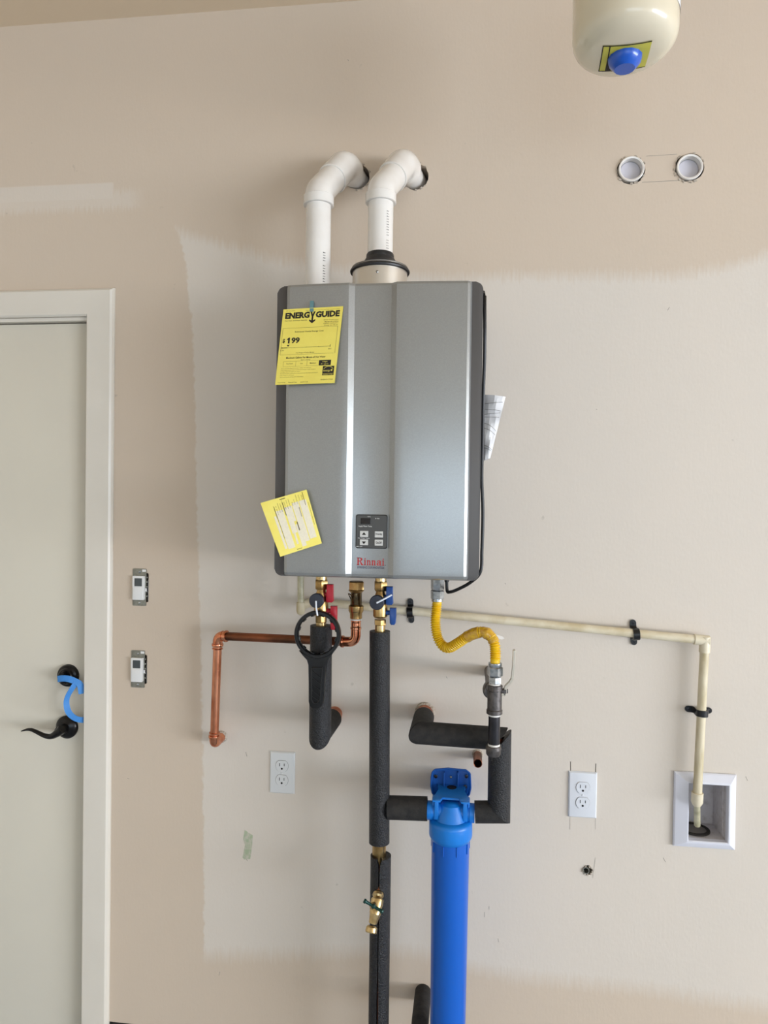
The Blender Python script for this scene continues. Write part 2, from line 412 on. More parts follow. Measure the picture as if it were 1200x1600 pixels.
# door and casing
ZD = ZB-.082
dr = MB(); dr.box((DOORX-.003-.455, .035, (DOORZ-.001+ZD)/2), (.906, .04, DOORZ-.001-ZD), .002)
door = struct('door_1', dr, M['doorpaint'])
cx0 = DOORX-.002; CW = at(181.3, 470).x-at(140.3, 470).x; CT = at(150, 459).z
casing = MB(); casing.prism([(cx0, ZB), (cx0+CW-.010, ZB), (cx0+CW-.010, CT-.010), (cx0, CT-.010)], -.019, 0)
casing.bm.free(); casing = MB()
def casing_profile(mb):
    # mitred L of casing: front face, rounded outer edge
    off = [(0, -.001), (0, -.013), (.004, -.0175), (CW-.020, -.0175), (CW-.008, -.0165), (CW-.003, -.012), (CW, -.006), (CW, -.0003)]
    zin = DOORZ+.012
    path = lambda o, y: [(cx0+o, y, ZD), (cx0+o, y, zin+o), (-1.95-o, y, zin+o), (-1.95-o, y, ZD)]
    rows = [[mb.bm.verts.new(p) for p in path(o, y)] for o, y in off]
    for a, b_ in zip(rows, rows[1:]):
        for i in range(3): mb.face([a[i], a[i+1], b_[i+1], b_[i]])
    for i in range(3): mb.face([rows[-1][i], rows[-1][i+1], rows[0][i+1], rows[0][i]])
    for i in (0, 3): mb.face([r[i] for r in rows])
cz = MB(); casing_profile(cz); struct('trim_2', cz, M['trim'], angle=20)
# jamb: head and leg of the door frame
jb = MB(); jb.box(((-1.95+DOORX)/2, .07, DOORZ+.0065), (DOORX+1.95, .145, .009)); jb.box((DOORX+.0, .07, (DOORZ+ZD)/2), (.003, .14, DOORZ-ZD))
struct('trim_3', jb, M['trim'])
struct('trim_4', MB().box(((-1.95+DOORX)/2, .17, (ZD+DOORZ)/2), (DOORX+1.95, .06, DOORZ-ZD+.02)), M['gap'])

# ------------------------------------------------------------------ text on a quad
def text_mesh(s, offset=0.0):
    cu = bpy.data.curves.new('t', 'FONT'); cu.body = s; cu.resolution_u = 2; cu.offset = offset
    o = bpy.data.objects.new('t', cu); COL.objects.link(o)
    dg = bpy.context.evaluated_depsgraph_get(); dg.update()
    me = bpy.data.meshes.new_from_object(o.evaluated_get(dg))
    vs = [v.co.copy() for v in me.vertices]; fs = [tuple(p.vertices) for p in me.polygons]
    bpy.data.objects.remove(o); bpy.data.curves.remove(cu); bpy.data.meshes.remove(me)
    if not vs: return [], [], 0, 0, 0
    return vs, fs, min(v.x for v in vs), max(v.x for v in vs), max(v.y for v in vs)
def put_text(mb, fn, s, u0, v0, u1, v1, offset=0.0, rot=False):
    """text fitted into the (u,v) box, fn maps u,v -> point"""
    vs, fs, a, b_, h = text_mesh(s, offset)
    if not vs: return
    lo = min(v.y for v in vs)
    nv = []
    for v in vs:
        s_, t_ = (v.x-a)/(b_-a), (v.y-lo)/(h-lo)
        if rot: s_, t_ = 1-t_, s_
        nv.append(mb.bm.verts.new(fn(u0+(u1-u0)*s_, v0+(v1-v0)*t_)))
    for f in fs: mb.face([nv[i] for i in f])
def put_quad(mb, fn, u0, v0, u1, v1, k=1, l=1):
    g = [[mb.bm.verts.new(fn(u0+(u1-u0)*i/k, v0+(v1-v0)*j/l)) for i in range(k+1)] for j in range(l+1)]
    for j in range(l):
        for i in range(k): mb.face([g[j][i], g[j][i+1], g[j+1][i+1], g[j+1][i]])
def put_poly(mb, fn, pts): mb.face([mb.bm.verts.new(fn(u, v)) for u, v in pts])
def bil(TL, TR, BR, BL, bow=0, lift=0.0004):
    n = (TR-TL).cross(BL-TL).normalized()
    if n.y > 0: n = -n
    def f(u, v, extra=0):
        p = (TL*(1-u)+TR*u)*v + (BL*(1-u)+BR*u)*(1-v)
        return p + n*(lift+extra + bow*math.sin(math.pi*(1-v)*.9)*1.0)
    return f
def sheet(mb, f, th=.0003, k=6, l=10):
    top = lambda u, v: f(u, v, -.0002); bot = lambda u, v: f(u, v, -.0002-th)
    put_quad(mb, top, 0, 0, 1, 1, k, l); put_quad(mb, bot, 0, 0, 1, 1, k, l)

# ------------------------------------------------------------------ water heater
HD = .285
hc = at(587, 671, HD); HW = .4705
HZT = at(590, 438.5, HD).z; HZB = at(590, 905, HD).z
hx0, hx1 = hc.x-HW/2, hc.x+HW/2
heater = thing('water_heater', (hc.x, 0, HZB), 'grey wall-hung tankless water heater with charcoal sides in the middle of the wall', 'water heater')
mb = MB(); mb.prism(rrect(hx0, HZB, hx1, HZT-.002, .016), -.268, -.0005, bev=.004)
mb.build('side_casing', M['heater_side'], heater, label='charcoal side casing')
def front_cover():
    mb = MB(); X = lambda px: at(px, 671, HD).x
    L0 = hx0+.0235; R0 = hx1-.024
    prof = [(L0, .262), (L0+.0004, .272), (L0+.003, .279), (L0+.010, .2825)]
    for i in range(1, 8):
        t = i/8; x = (L0+.010)*(1-t)+X(543)*t; prof.append((x, .2825+.0065*math.sin(t*math.pi/2)))
    prof += [(X(542.5), .2893), (X(542.9), .2892), (X(551.4), .2806), (X(551.8), .2805)]
    prof += [(X(580), .2808), (X(608.4), .2805), (X(608.8), .2806), (X(617.4), .2892), (X(618), .2893)]
    for i in range(1, 8):
        t = i/8; x = X(618)*(1-t)+(R0-.010)*t; prof.append((x, .2893-.0065*(1-math.cos(t*math.pi/2))))
    prof += [(R0-.010, .2828), (R0-.004, .279), (R0-.0008, .272), (R0, .262)]
    rows = [(HZT, .024), (HZT-.0006, .012), (HZT-.003, .005), (HZT-.009, .001), (HZT-.018, 0), (HZB+.02, 0), (HZB+.010, .001), (HZB+.004, .005), (HZB+.001, .012), (HZB, .024)]
    g = []
    for z, cutd in rows:
        g.append([mb.bm.verts.new((x, -max(.262, d-cutd), z)) for x, d in prof])
    for a, b_ in zip(g, g[1:]):
        for i in range(len(prof)-1): mb.face([a[i], a[i+1], b_[i+1], b_[i]])
    # back closing plate
    bk = [mb.bm.verts.new((x, -.262, z)) for x, z in ((L0, HZT), (R0, HZT), (R0, HZB), (L0, HZB))]; mb.face(bk)
    return mb
front_cover().build('front_cover', M['heater'], heater, angle=13)
def hplane(u, v, d): return None
# control panel
CP = dict(x0=at(555.5, 857, .282).x, x1=at(605, 857, .282).x, z0=at(580, 857, .282).z, z1=at(580, 804, .282).z)
cw, ch = CP['x1']-CP['x0'], CP['z1']-CP['z0']
mb = MB(); mb.prism(rrect(CP['x0'], CP['z0'], CP['x1'], CP['z1'], .005), -.2836, -.278, bev=.0006)
cpn = mb.build('control_panel', M['black'], heater, label='dark control panel with four buttons')
mb = MB(); mb.prism(rrect(CP['x0']+.0018, CP['z0']+.0018, CP['x1']-.0018, CP['z1']-.0018, .004), -.2842, -.283)
mb.build('panel_face', M['panelface'], cpn)
def cpf(u, v, e=0): return Vector((CP['x0']+cw*u, -.2846-e, CP['z0']+ch*v))
def cprr(name, mt, u0, v0, u1, v1, th=.0012):
    mb = MB(); mb.prism(rrect(CP['x0']+cw*u0, CP['z0']+ch*v0, CP['x0']+cw*u1, CP['z0']+ch*v1, .0008, 3), -.2843-th, -.2841, bev=.0003, seg=1)
    return mb.build(name, mt, cpn)
cprr('display', M['lcd'], .16, .72, .47, .895)
bu = [(.14, .34, .40, .515), (.61, .33, .865, .51), (.14, .095, .40, .265), (.61, .09, .865, .265)]
for q in bu: cprr('button', M['btn'], *q)
bf = lambda u, v, e=0: cpf(u, v, .0012)
for tri in ([(.205, .40), (.335, .40), (.27, .48)], [(.205, .205), (.27, .125), (.335, .205)]):
    mb = MB(); put_poly(mb, bf, tri); mb.build('arrow_print', M['ink'], cpn, smooth=False)
for q in (('Priority', .635, .385, .84, .465), ('On/Off', .65, .14, .83, .215)):
    mb = MB(); put_text(mb, bf, *q, .01); mb.build('button_print', M['ink'], cpn, smooth=False)
for q in (('Supply Water Temp.', .09, .625, .52, .675), ('Hot Water Temp.', .08, .28, .45, .32), ('In Use', .62, .87, .75, .905), ('°F/°C', .37, .92, .47, .955), ('MC-601', .03, .035, .22, .065)):
    mb = MB(); put_text(mb, cpf, *q, .02); mb.build('panel_print', M['white_text'], cpn, smooth=False)
# maker's mark
lx0, lx1 = at(557, 880, .282).x, at(603.5, 880, .282).x; lz0, lz1 = at(580, 883.5, .282).z, at(580, 871, .282).z
def lf(u, v, e=0): return Vector((lx0+(lx1-lx0)*u, -.2812, lz0+(lz1-lz0)*v))
mb = MB()
def bar(u0, v0, u1, v1): put_quad(mb, lf, u0, v0, u1, v1)
def n_(u):
    bar(u+.012, 0, u+.045, .62); bar(u+.088, 0, u+.121, .5); bar(u, .55, u+.045, .64); bar(u-.004, 0, u+.06, .07); bar(u+.075, 0, u+.137, .07)
    put_poly(mb, lf, [(u+.04, .50), (u+.055, .59), (u+.08, .64), (u+.105, .62), (u+.121, .5), (u+.088, .48), (u+.07, .53)])
def i_(u):
    bar(u+.012, 0, u+.047, .62); bar(u, .55, u+.047, .64); bar(u-.003, 0, u+.062, .07)
    put_poly(mb, lf, [(u+.008+.022+.022*math.cos(k*math.pi/5), .80+.075*math.sin(k*math.pi/5)) for k in range(10)])
bar(.03, 0, .075, .93); bar(.005, .86, .12, .94); bar(.005, 0, .10, .07)     # R
put_poly(mb, lf, [(.075, .94), (.15, .93), (.19, .84), (.195, .70), (.17, .56), (.12, .48), (.075, .47), (.075, .55), (.115, .57), (.142, .66), (.142, .76), (.12, .84), (.075, .86)])
put_poly(mb, lf, [(.10, .50), (.14, .48), (.21, .07), (.235, .07), (.235, 0), (.165, 0)])
i_(.255); n_(.345); n_(.51)
bar(.775, 0, .812, .52); put_poly(mb, lf, [(.69, .44), (.70, .56), (.725, .63), (.76, .655), (.795, .62), (.812, .52), (.775, .50), (.762, .57), (.735, .57), (.727, .44)])
put_poly(mb, lf, [(.775, .40), (.72, .36), (.685, .27), (.678, .14), (.69, .04), (.715, -.01), (.745, .01), (.775, .08), (.775, .15), (.75, .09), (.725, .10), (.717, .17), (.725, .25), (.745, .30), (.775, .32)])
bar(.80, 0, .845, .07); i_(.865)
mb.build('maker_name', M['redink'], heater, smooth=False, label='red maker name in serif lettering')
mb = MB(); put_poly(mb, lf, [(.965+.016*math.cos(k*math.pi/4), .06+.06*math.sin(k*math.pi/4)) for k in range(8)])
def lf2(u, v, e=0): return lf(u, -.42+.30*v)
put_text(mb, lf2, 'EXPERIENCE OUR INNOVATION', .03, 0, .93, 1, .01)
mb.build('slogan', M['navyink'], heater, smooth=False, label='small navy slogan under the maker name')

# vent adapter on top
VD = .18
va = at(593.5, 436, VD); VX = va.x
ad = MB(); p = Vector((VX, -VD, HZT-.006))
zt_ = lambda py: at(594, py, VD).z
ad.lathe(p, (0, 0, 1), [(0, m_(43, VD)), (zt_(421)-p.z, m_(43, VD)), (zt_(420)-p.z, m_(44, VD))], 40)
ad.build('vent_collar', M['alu'], heater, label='shiny metal vent collar')
ad = MB(); z0 = zt_(428)
ad.lathe((VX, -VD, z0), (0, 0, 1), [(0, m_(44.5, VD)), (.001, m_(46.5, VD)), (.004, m_(47, VD)), (.008, m_(45.5, VD)), (.013, m_(40, VD)), (.017, m_(35, VD)), (.022, m_(28, VD)), (.030, m_(24.5, VD)), (.034, m_(23, VD)), (.036, m_(22, VD)), (.044, m_(21.7, VD)), (.047, m_(20.5, VD))], 40)
ad.build('vent_gasket', M['rubber'], heater, label='black rubber flange around the vent pipe')
sp = at(589, 424, VD+.068)
MB().lathe((sp.x, -VD-m_(43, VD)+.001, sp.z), (0, -1, 0), [(0, .003), (.002, .003), (.003, .0015)], 10).build('screw', M['steel'], heater)
rg = MB(); VX1 = at(496.5, 436, VD).x
rg.lathe((VX1, -VD, HZT-.006), (0, 0, 1), [(0, m_(23, VD)), (.012, m_(22.5, VD)), (.014, m_(20, VD))], 28)
rg.build('intake_gasket', M['rubber'], heater)

# ---- PVC vent pipes
def vent(name, x, hole, zbot, label):
    t = thing(name, (x, -VD, zbot), label, 'vent pipe', 'white plastic vent pipes on top of the heater')
    R, RF = .0302, .0352
    zb = at(497, 322, VD).z
    zh = hole.z+.002
    MB().tube([(x, -VD, zbot+.0005), (x, -VD, zb+.02)], R, 32).build('pipe', M['pvc'], t)
    dx, dy = hole.x-x, VD; hl = math.hypot(dx, dy); ux, uy = dx/hl, dy/hl
    za = zb+.028; rise = zh-za                  # 45 degree leg
    A = Vector((x, -VD, za)); B = Vector((x+ux*rise, -VD+uy*rise, zh)); Cc = Vector((hole.x, .06, zh))
    path = bend([Vector((x, -VD, zb)), A, B, B + (Cc-B)*.5], .05, 8)
    dirn = (B-A).normalized(); mid = A+(B-A)*.50
    # lower elbow: socket ring then body
    MB().tube([(x, -VD, zb), (x, -VD, zb+.001), (x, -VD, zb+.021), (x, -VD, zb+.0225)], [RF*1.0, RF*1.045, RF*1.045, RF*.98], 32).build('elbow_socket', M['pvc'], t)
    lower = [p for p in bend([Vector((x, -VD, zb+.015)), A+Vector((0, 0, .004)), mid], .05, 10)]
    MB().tube(lower, RF*.97, 32).build('elbow', M['pvc'], t)
    up = bend([mid, B, B+(Cc-B).normalized()*.038], .06, 12)
    rs = [RF*1.06]*len(up)
    MB().tube([mid-dirn*.001, mid] + up[1:], [RF*1.03]+rs, 32).build('elbow', M['pvc'], t)
    e = B+(Cc-B).normalized()*.036
    MB().tube([e, Cc], R, 32).build('wall_pipe', M['pvc'], t)
    # printed marks along the pipe and on the bend
    mk = MB(); rd = random.Random(x)
    a0 = math.radians(-52)
    for i in range(15):
        zz = zbot+.012+i*.0062
        if rd.random() < .2: continue
        for k in range(2):
            a = a0+.11*k
            h = rd.uniform(.001, .0022)
            mk.poly3([(x+math.cos(a+q)*(R+.0003), -VD+math.sin(a+q)*(R+.0003), zz+hh) for q, hh in ((-.04, 0), (.05, 0), (.05, h), (-.04, h))])
    mk.build('printed_mark', M['ink_grey'] if x > -.3 else M['ink'], t, smooth=False)
    return t
vent('vent_pipe', VX1, H1, HZT+.008, 'left white plastic vent pipe rising from heater and bending into the wall')
vent('vent_pipe', VX, H2, at(594, 402, VD).z, 'right white plastic vent pipe rising from black rubber flange into the wall')

# ---- yellow energy label
P = [at(443, 483.5, .293), at(536.5, 478.5, .293), at(523, 598.5, .299), at(430, 601.5, .299)]
f1 = bil(*P, bow=.0015)
lab = thing('energy_label', (P[3].x, P[3].y, P[3].z), 'yellow energy guide label with $199 taped to upper left of heater front', 'label', None)
mb = MB(); sheet(mb, f1); mb.build('paper', M['paperY'], lab)
mb = MB()
put_text(mb, f1, 'ENERG', .045, .868, .455, .952, .055); put_text(mb, f1, 'GUIDE', .555, .868, .955, .952, .055)
put_poly(mb, f1, [(.462, .952), (.492, .952), (.505, .915), (.520, .952), (.55, .952), (.520, .885), (.520, .835), (.558, .848), (.558, .828), (.508, .795), (.455, .828), (.455, .848), (.492, .835), (.492, .885)])
put_text(mb, f1, '$', .048, .545, .088, .605, .03); put_text(mb, f1, '99', .195, .54, .335, .618, .04); put_poly(mb, f1, [(.14, .54), (.168, .54), (.168, .618), (.148, .618), (.120, .598), (.124, .585), (.14, .592)])
put_poly(mb, f1, [(.125, .523), (.175, .523), (.15, .497)])
put_text(mb, f1, 'Estimated Yearly Energy Cost', .24, .678, .72, .70, .012)
put_text(mb, f1, 'Maximum Gallons Per Minute of Hot Water', .14, .338, .80, .362, .014)
put_quad(mb, f1, .045, .479, .14, .487); put_quad(mb, f1, .045, .4815, .86, .4845, 6); put_quad(mb, f1, .855, .475, .862, .505); put_quad(mb, f1, .045, .468, .052, .50)
put_quad(mb, f1, .70, .235, .90, .305)
put_quad(mb, f1, .775, .105, .965, .225)
mb.build('main_print', M['ink'], lab, smooth=False)
mb = MB(); S = lambda s, *q: put_text(mb, f1, s, *q)
S('U.S. Government', .05, .968, .2, .98, 0); S('Federal law prohibits removal of this label before consumer purchase.', .38, .962, .95, .976, 0)
S('Water Heater - Instantaneous - Natural Gas', .045, .835, .42, .852, .008)
for i, s_ in enumerate(('Rinnai Corporation', 'Model RU199iN', 'Capacity: 199,000 BTU', 'Energy Star Model')): S(s_, .70+(.02*(i % 2)), .822-.024*i, .945, .838-.024*i, .006)
S('Cost Range of Similar Models', .29, .402, .60, .42, .006); S('(gpm rating)', .39, .31, .55, .327, 0)
S('$195', .03, .44, .085, .457, .006); S('$365', .83, .44, .88, .457, .006)
S('Very Small', .15, .262, .26, .280, .006); S('Low', .39, .262, .43, .280, .006); S('Medium', .55, .262, .65, .280, .006)
for i, s_ in enumerate(('Your cost will depend on your utility rates and use.', 'Cost range based only on instantaneous gas water heaters.', '    using natural gas as fuel.', 'Estimated energy cost based on a national average natural gas cost of $1.09.', '    per therm of fuel.', 'Estimated yearly energy use: 182 therms')):
    S(s_, .07, .205-.023*i, (.58, .66, .40, .70, .30, .46)[i], .218-.023*i, 0)
S('ftc.gov/energy', .04, .02, .17, .034, .006); S('Natural Gas', .22, .02, .36, .034, .006); S('2016', .42, .02, .55, .034, 0); S('ENERGY STAR', .76, .042, .965, .058, .012)
for q in ((.03, .742, .95, .7445), (.03, .39, .93, .3925), (.03, .39, .034, .742), (.945, .39, .95, .742), (.10, .235, .69, .237), (.10, .303, .69, .305), (.10, .235, .103, .305), (.31, .235, .313, .305), (.50, .235, .503, .305)): put_quad(mb, f1, *q)
for q in (.25, .46, .66): put_quad(mb, f1, q, .478, q+.004, .489)
mb.build('small_print', M['ink_soft'], lab, smooth=False)
f1b = lambda u, v, e=0: f1(u, v, .0003)
mb = MB(); put_text(mb, f1b, 'High', .76, .272, .84, .29, .01); put_text(mb, f1b, '4+ gpm', .735, .245, .86, .262, 0)
for k in range(10):
    a, b2 = math.radians(20+14*k), math.radians(34+14*k)
    put_poly(mb, f1b, [(.87+.08*math.cos(a), .165+.052*math.sin(a)), (.87+.085*math.cos(a), .165+.057*math.sin(a)), (.87+.085*math.cos(b2), .165+.057*math.sin(b2)), (.87+.08*math.cos(b2), .165+.052*math.sin(b2))])
put_text(mb, f1b, 'energy', .79, .145, .90, .172, .0)
put_poly(mb, f1b, [(.925+(.022 if k % 2 == 0 else .009)*math.cos(math.pi/2+k*math.pi/5), .17+(.02 if k % 2 == 0 else .008)*math.sin(math.pi/2+k*math.pi/5)) for k in range(10)])
put_quad(mb, f1b, .775, .126, .965, .128)
put_text(mb, f1b, 'ENERGY STAR', .79, .108, .95, .122, .0)
mb.build('reversed_print', M['paperY'], lab, smooth=False)
ft = bil(at(484.5, 470, .2905), at(490.5, 470, .2905), at(490, 487, .2942), at(484, 487, .2942))
mb = MB(); sheet(mb, ft, k=1, l=4); mb.build('tape_strip', M['tealtape'], lab, label='teal strip of tape holding the label')

# ---- yellow paper (reverse side) lower left
P = [at(407, 786, .306), at(479, 765, .298), at(503, 849, .296), at(438, 870, .312)]
f2 = bil(*P, bow=.001)
lab2 = thing('yellow_tag_sheet', tuple(P[3]), 'pale yellow instruction sheet hanging askew over lower left edge of heater', 'label')
mb = MB(); sheet(mb, f2); mb.build('paper', M['paperY2'], lab2)
mb = MB()
for u0, v0, u1, v1 in ((.17, .10, .22, .70), (.24, .08, .40, .78), (.44, .52, .60, .80), (.44, .32, .55, .52), (.46, .12, .50, .34), (.56, .05, .66, .46), (.62, .12, .76, .84), (.78, .14, .93, .84)):
    put_quad(mb, f2, u0, v0, u1, v1, 3, 12)
mb.build('pale_patch', M['patch'], lab2, smooth=False)
f2b = lambda u, v, e=0: f2(u, v, .0003)
mb = MB(); rd = random.Random(5)
for i, (u, a, b2) in enumerate(((.22, .64, .88), (.27, .70, .87), (.32, .74, .92), (.37, .74, .90), (.42, .66, .95), (.46, .76, .90), (.51, .76, .92), (.56, .77, .93), (.62, .79, .86), (.67, .80, .90), (.73, .80, .97), (.79, .84, .95), (.85, .84, .94))):
    s_ = ''.join(rd.choice('aeiosnrtl ') for _ in range(int((b2-a)*80)))
    put_text(mb, f2b, s_, u, a, u+.018, b2, .0, rot=True)
put_quad(mb, f2b, .235, .28, .243, .86); put_quad(mb, f2b, .43, .66, .442, .90); put_quad(mb, f2b, .74, .56, .75, .74); put_quad(mb, f2b, .60, .34, .62, .50)
put_quad(mb, f2b, .89, .74, .90, .98); put_quad(mb, f2b, .96, .36, .965, .78); put_quad(mb, f2b, .40, .955, .52, .968); put_quad(mb, f2b, .42, .028, .54, .036)
mb.build('fine_print', M['ink_soft'], lab2, smooth=False)
# ------------------------------------------------------------------ underside plumbing
BD = .17
R1 = lambda px: m_(px, BD)
def vx(px, py=940): return at(px, py, BD).x
def Zp(py, px=550): return at(px, py, BD).z
DN = (0, 0, -1)
def barhandle(mb, x, y, z0, z1, w0, w1, t):
    mb.prism([(x-w0/2, z1), (x+w0/2, z1), (x+w0/2, (z0+z1)/2), (x+w1/2, z0+.004), (x+w1/2-.003, z0), (x-w1/2+.003, z0), (x-w1/2, z0+.004), (x-w0/2, (z0+z1)/2)][::-1], y-t/2, y+t/2, bev=.0015)
def service_valve(px, hm, colname, label, straptgt, low):
    x = vx(px); y = -BD; zt = HZB
    t = thing('service_valve', (x, y, Zp(low[-1])), label, 'valve', 'brass service valves below the heater')
    MB().lathe((x, y, zt-.0002), DN, [(0, R1(9)), (zt-Zp(908), R1(9))], 24).build('connector', M['brass_pale'], t)
    MB().hexnut((x, y, Zp(906.5)), DN, Zp(906.5)-Zp(922), R1(11)).build('union_nut', M['brass'], t)
    b_ = MB(); b_.lathe((x, y, Zp(921)), DN, [(0, R1(7)), (.006, R1(7.5)), (.014, R1(9.5)), (.030, R1(10)), (.034, R1(11)), (.050, R1(11.6)), (.062, R1(11.4)), (.066, R1(9.5))], 24)
    b_.lathe((x-.003, y, Zp(937)), (0, -1, 0), [(0, R1(7.5)), (.028, R1(7.5))], 20)
    b_.build('valve_body', M['brass'], t)
    z2 = Zp(low[0])
    MB().hexnut((x, y, z2), DN, z2-Zp(low[1]), R1(10)).build('end_nut', M['brass'], t)
    MB().lathe((x, y, Zp(low[1])), DN, [(0, R1(8.2)), (Zp(low[1])-Zp(low[2]), R1(8.2))], 20).build('end_fitting', M['brass_pale'], t)
    cp_ = MB(); cp_.lathe((x-.004, y-.026, Zp(937)), (0, -1, 0), [(0, R1(10.5)), (.002, R1(11.5)), (.012, R1(11.5)), (.014, R1(10.4)), (.0145, R1(3)), (.016, R1(3)), (.016, .0001)], 28)
    cp_.build('drain_cap', M['navy'], t, label='dark round drain cap')
    h = MB(); xu = at(hm[0], 930, BD).x
    barhandle(h, xu, y-.010, Zp(hm[2]), Zp(hm[1]), R1(10), R1(12), .016); h.tube([(x+.004, y-.004, Zp(hm[1]+17)), (xu, y-.006, Zp(hm[1]+17))], .006, 12)
    h.build('handle', hm[6], t, label=colname+' plastic handle')
    h = MB(); xu = at(hm[3], 960, BD).x
    barhandle(h, xu, y-.006, Zp(hm[5]), Zp(hm[4]), R1(10), R1(9), .016); h.tube([(x+.006, y-.004, Zp(hm[4]+8)), (xu, y-.006, Zp(hm[4]+8))], .006, 12)
    h.build('handle', hm[6], t, label=colname+' plastic handle')
    s = MB(); a = Vector((x-.004, y-.043, Zp(937))); e = at(*straptgt)
    s.tube(spline([a, a*.5+e*.5+Vector((0, -.004, 0)), e], 6), .0022, 8); s.build('zip_tie', M['tie'], t, label='white zip tie')
    return t
hot = service_valve(502, (517, 913, 941, 522.5, 947, 984, M['red']), 'red', 'brass service valve with red handles beneath heater left side', (496, 962, .222), (962, 974, 980))
cold = service_valve(594.5, (609.5, 914, 942, 614.5, 947, 973, M['blue']), 'blue', 'brass service valve with blue handles beneath heater centre', (612, 929.5, .20), (966, 975, 985))

# middle valve with check body
_BD = BD; BD = .138
xm = vx(556.5); yB = -BD
t = thing('check_valve', (xm, yB, Zp(970)), 'bronze check valve with brass union nut between the red and blue valves', 'valve')
MB().lathe((xm, yB, HZB-.0002), DN, [(0, R1(7)), (.012, R1(7))], 20).build('connector', M['brass_pale'], t)
b_ = MB(); b_.hexnut((xm, yB, Zp(908)), DN, Zp(908)-Zp(922), R1(13)); b_.build('union_nut', M['brass'], t)
MB().lathe((xm, yB, Zp(921)), DN, [(0, R1(12)), (.002, R1(12.5)), (.006, R1(10)), (.007, R1(9.3))], 24).build('flange', M['brass'], t)
MB().lathe((xm, yB, Zp(926)), DN, [(0, R1(9)), (.040, R1(9)), (.043, R1(8.2))], 24).build('valve_body', M['bronze'], t)
MB().lathe((xm, yB-.003, Zp(950)), DN, [(0, R1(9.5)), (.008, R1(9.8)), (.012, R1(7))], 24).build('rubber_ring', M['black'], t)
b_ = MB(); b_.lathe((xm, yB, Zp(944)), DN, [(0, R1(9)), (.004, R1(12)), (.016, R1(12)), (.022, R1(9.8)), (.034, R1(9.8)), (.036, R1(8.6))], 24)
b_.build('lower_body', M['brass'], t)
b_ = MB(); q = [(xm-.010, yB-.004, Zp(936)), (at(546, 928, .19).x, yB-.018, Zp(930)), (at(541, 925, .19).x, yB-.020, Zp(926)), (at(545, 936, .19).x, yB-.016, Zp(936))]
b_.tube(spline(q, 6), .0013, 8); b_.build('wire_clip', M['bronze'], t)
# copper pipe run: out of the check valve, left, down, into the wall
t = thing('copper_pipe', at(335, 1165, 0.0), 'bright copper pipe running left from check valve then down into the wall', 'pipe')
RC = .0111
MB().lathe((xm, yB, Zp(965)), DN, [(0, R1(8.5)), (.003, R1(9)), (.006, R1(8.5))], 24).build('thread_tape', M['ptfe'], t, label='white thread tape')
MB().lathe((xm, yB, Zp(968.5)), DN, [(0, R1(7.8)), (.003, R1(8.3)), (.006, R1(7.6)), (.010, R1(8)), (.016, R1(7.6)), (.018, R1(8.8)), (.022, R1(8.8)), (.024, R1(7.6))], 24).build('press_fitting', M['copper_new'], t)
e0 = Vector((xm, yB, Zp(980))); ec = Vector((xm, yB, Zp(1003))); left = at(340.5, 993.5, .07)
hdir = (left-ec).normalized()
MB().tube(bend([e0, ec, ec+hdir*.036], .020, 10), RC*1.12, 20).build('elbow', M['copper_new'], t)
MB().lathe(ec+hdir*.030, hdir, [(0, RC*1.15), (.002, RC*1.35), (.007, RC*1.35), (.009, RC*1.15)], 20).build('elbow_bead', M['copper_new'], t)
MB().tube([ec+hdir*.03, left-hdir*.02], RC, 20).build('pipe', M['copper_dull'], t, label='darker horizontal copper pipe')
low = at(334.5, 1163, .052); vdir = (low-left).normalized()
MB().tube(bend([left-hdir*.024, left, left+vdir*.026], .018, 10), RC*1.16, 20).build('elbow', M['copper_new'], t)
for c, dd in ((left-hdir*.024, hdir), (left+vdir*.024, vdir), (low-vdir*.022, vdir)):
    MB().lathe(c-dd*.004, dd, [(0, RC*1.1), (.001, RC*1.35), (.004, RC*1.4), (.007, RC*1.35), (.008, RC*1.1)], 20).build('elbow_bead', M['copper_new'], t)
    MB().lathe(c+dd*(.008 if dd is not vdir or c == left+vdir*.024 else -.012), dd, [(0, RC*1.1), (.001, RC*1.28), (.003, RC*1.28), (.004, RC*1.1)], 20).build('elbow_bead', M['copper_new'], t)
MB().tube([left+vdir*.02, low-vdir*.018], RC, 20).build('pipe', M['copper'], t)
MB().tube(bend([low-vdir*.024, low, Vector((low.x+.002, -.0005, low.z+.004))], .018, 10), RC*1.16, 20).build('elbow', M['copper_new'], t)
MB().lathe((low.x+.002, -.007, low.z+.004), (0, 1, 0), [(0, RC*1.2), (.003, RC*1.45), (.0068, RC*1.5)], 18).build('wall_ring', M['gypsum'], t)

BD = _BD; yB = -BD
# ---- insulated hot pipe with elbow back to the wall
t = thing('insulated_hot_pipe', at(524, 1112, 0), 'short black foam covered pipe hanging below the red-handled valve', 'pipe')
xh = vx(501.5, 1060); rf = R1(17.5); zt, zb2 = Zp(977, 500), Zp(1149, 500)
top = Vector((vx(502, 975), yB, zt)); bot = Vector((vx(500, 1150), yB, zb2))
n45 = Vector((0, 1, -1)).normalized(); n45b = Vector((0, 1, -1)).normalized()
MB().sleeve(top, bot, rf, RC*1.05, None, (0, 1, -1)).build('foam_sleeve', M['foam'], t)
MB().sleeve(bot+Vector((0, .0, .001)), (bot.x+.004, -.040, bot.z+.002), rf*.96, RC*1.05, (0, 1, -1), None).build('foam_sleeve', M['foam_smooth'], t, label='weathered foam sleeve going back to the wall')
MB().tube([(top.x, yB, Zp(979, 500)), (bot.x, yB, bot.z+.035)], RC, 16).build('copper_core', M['copper_dull'], t)
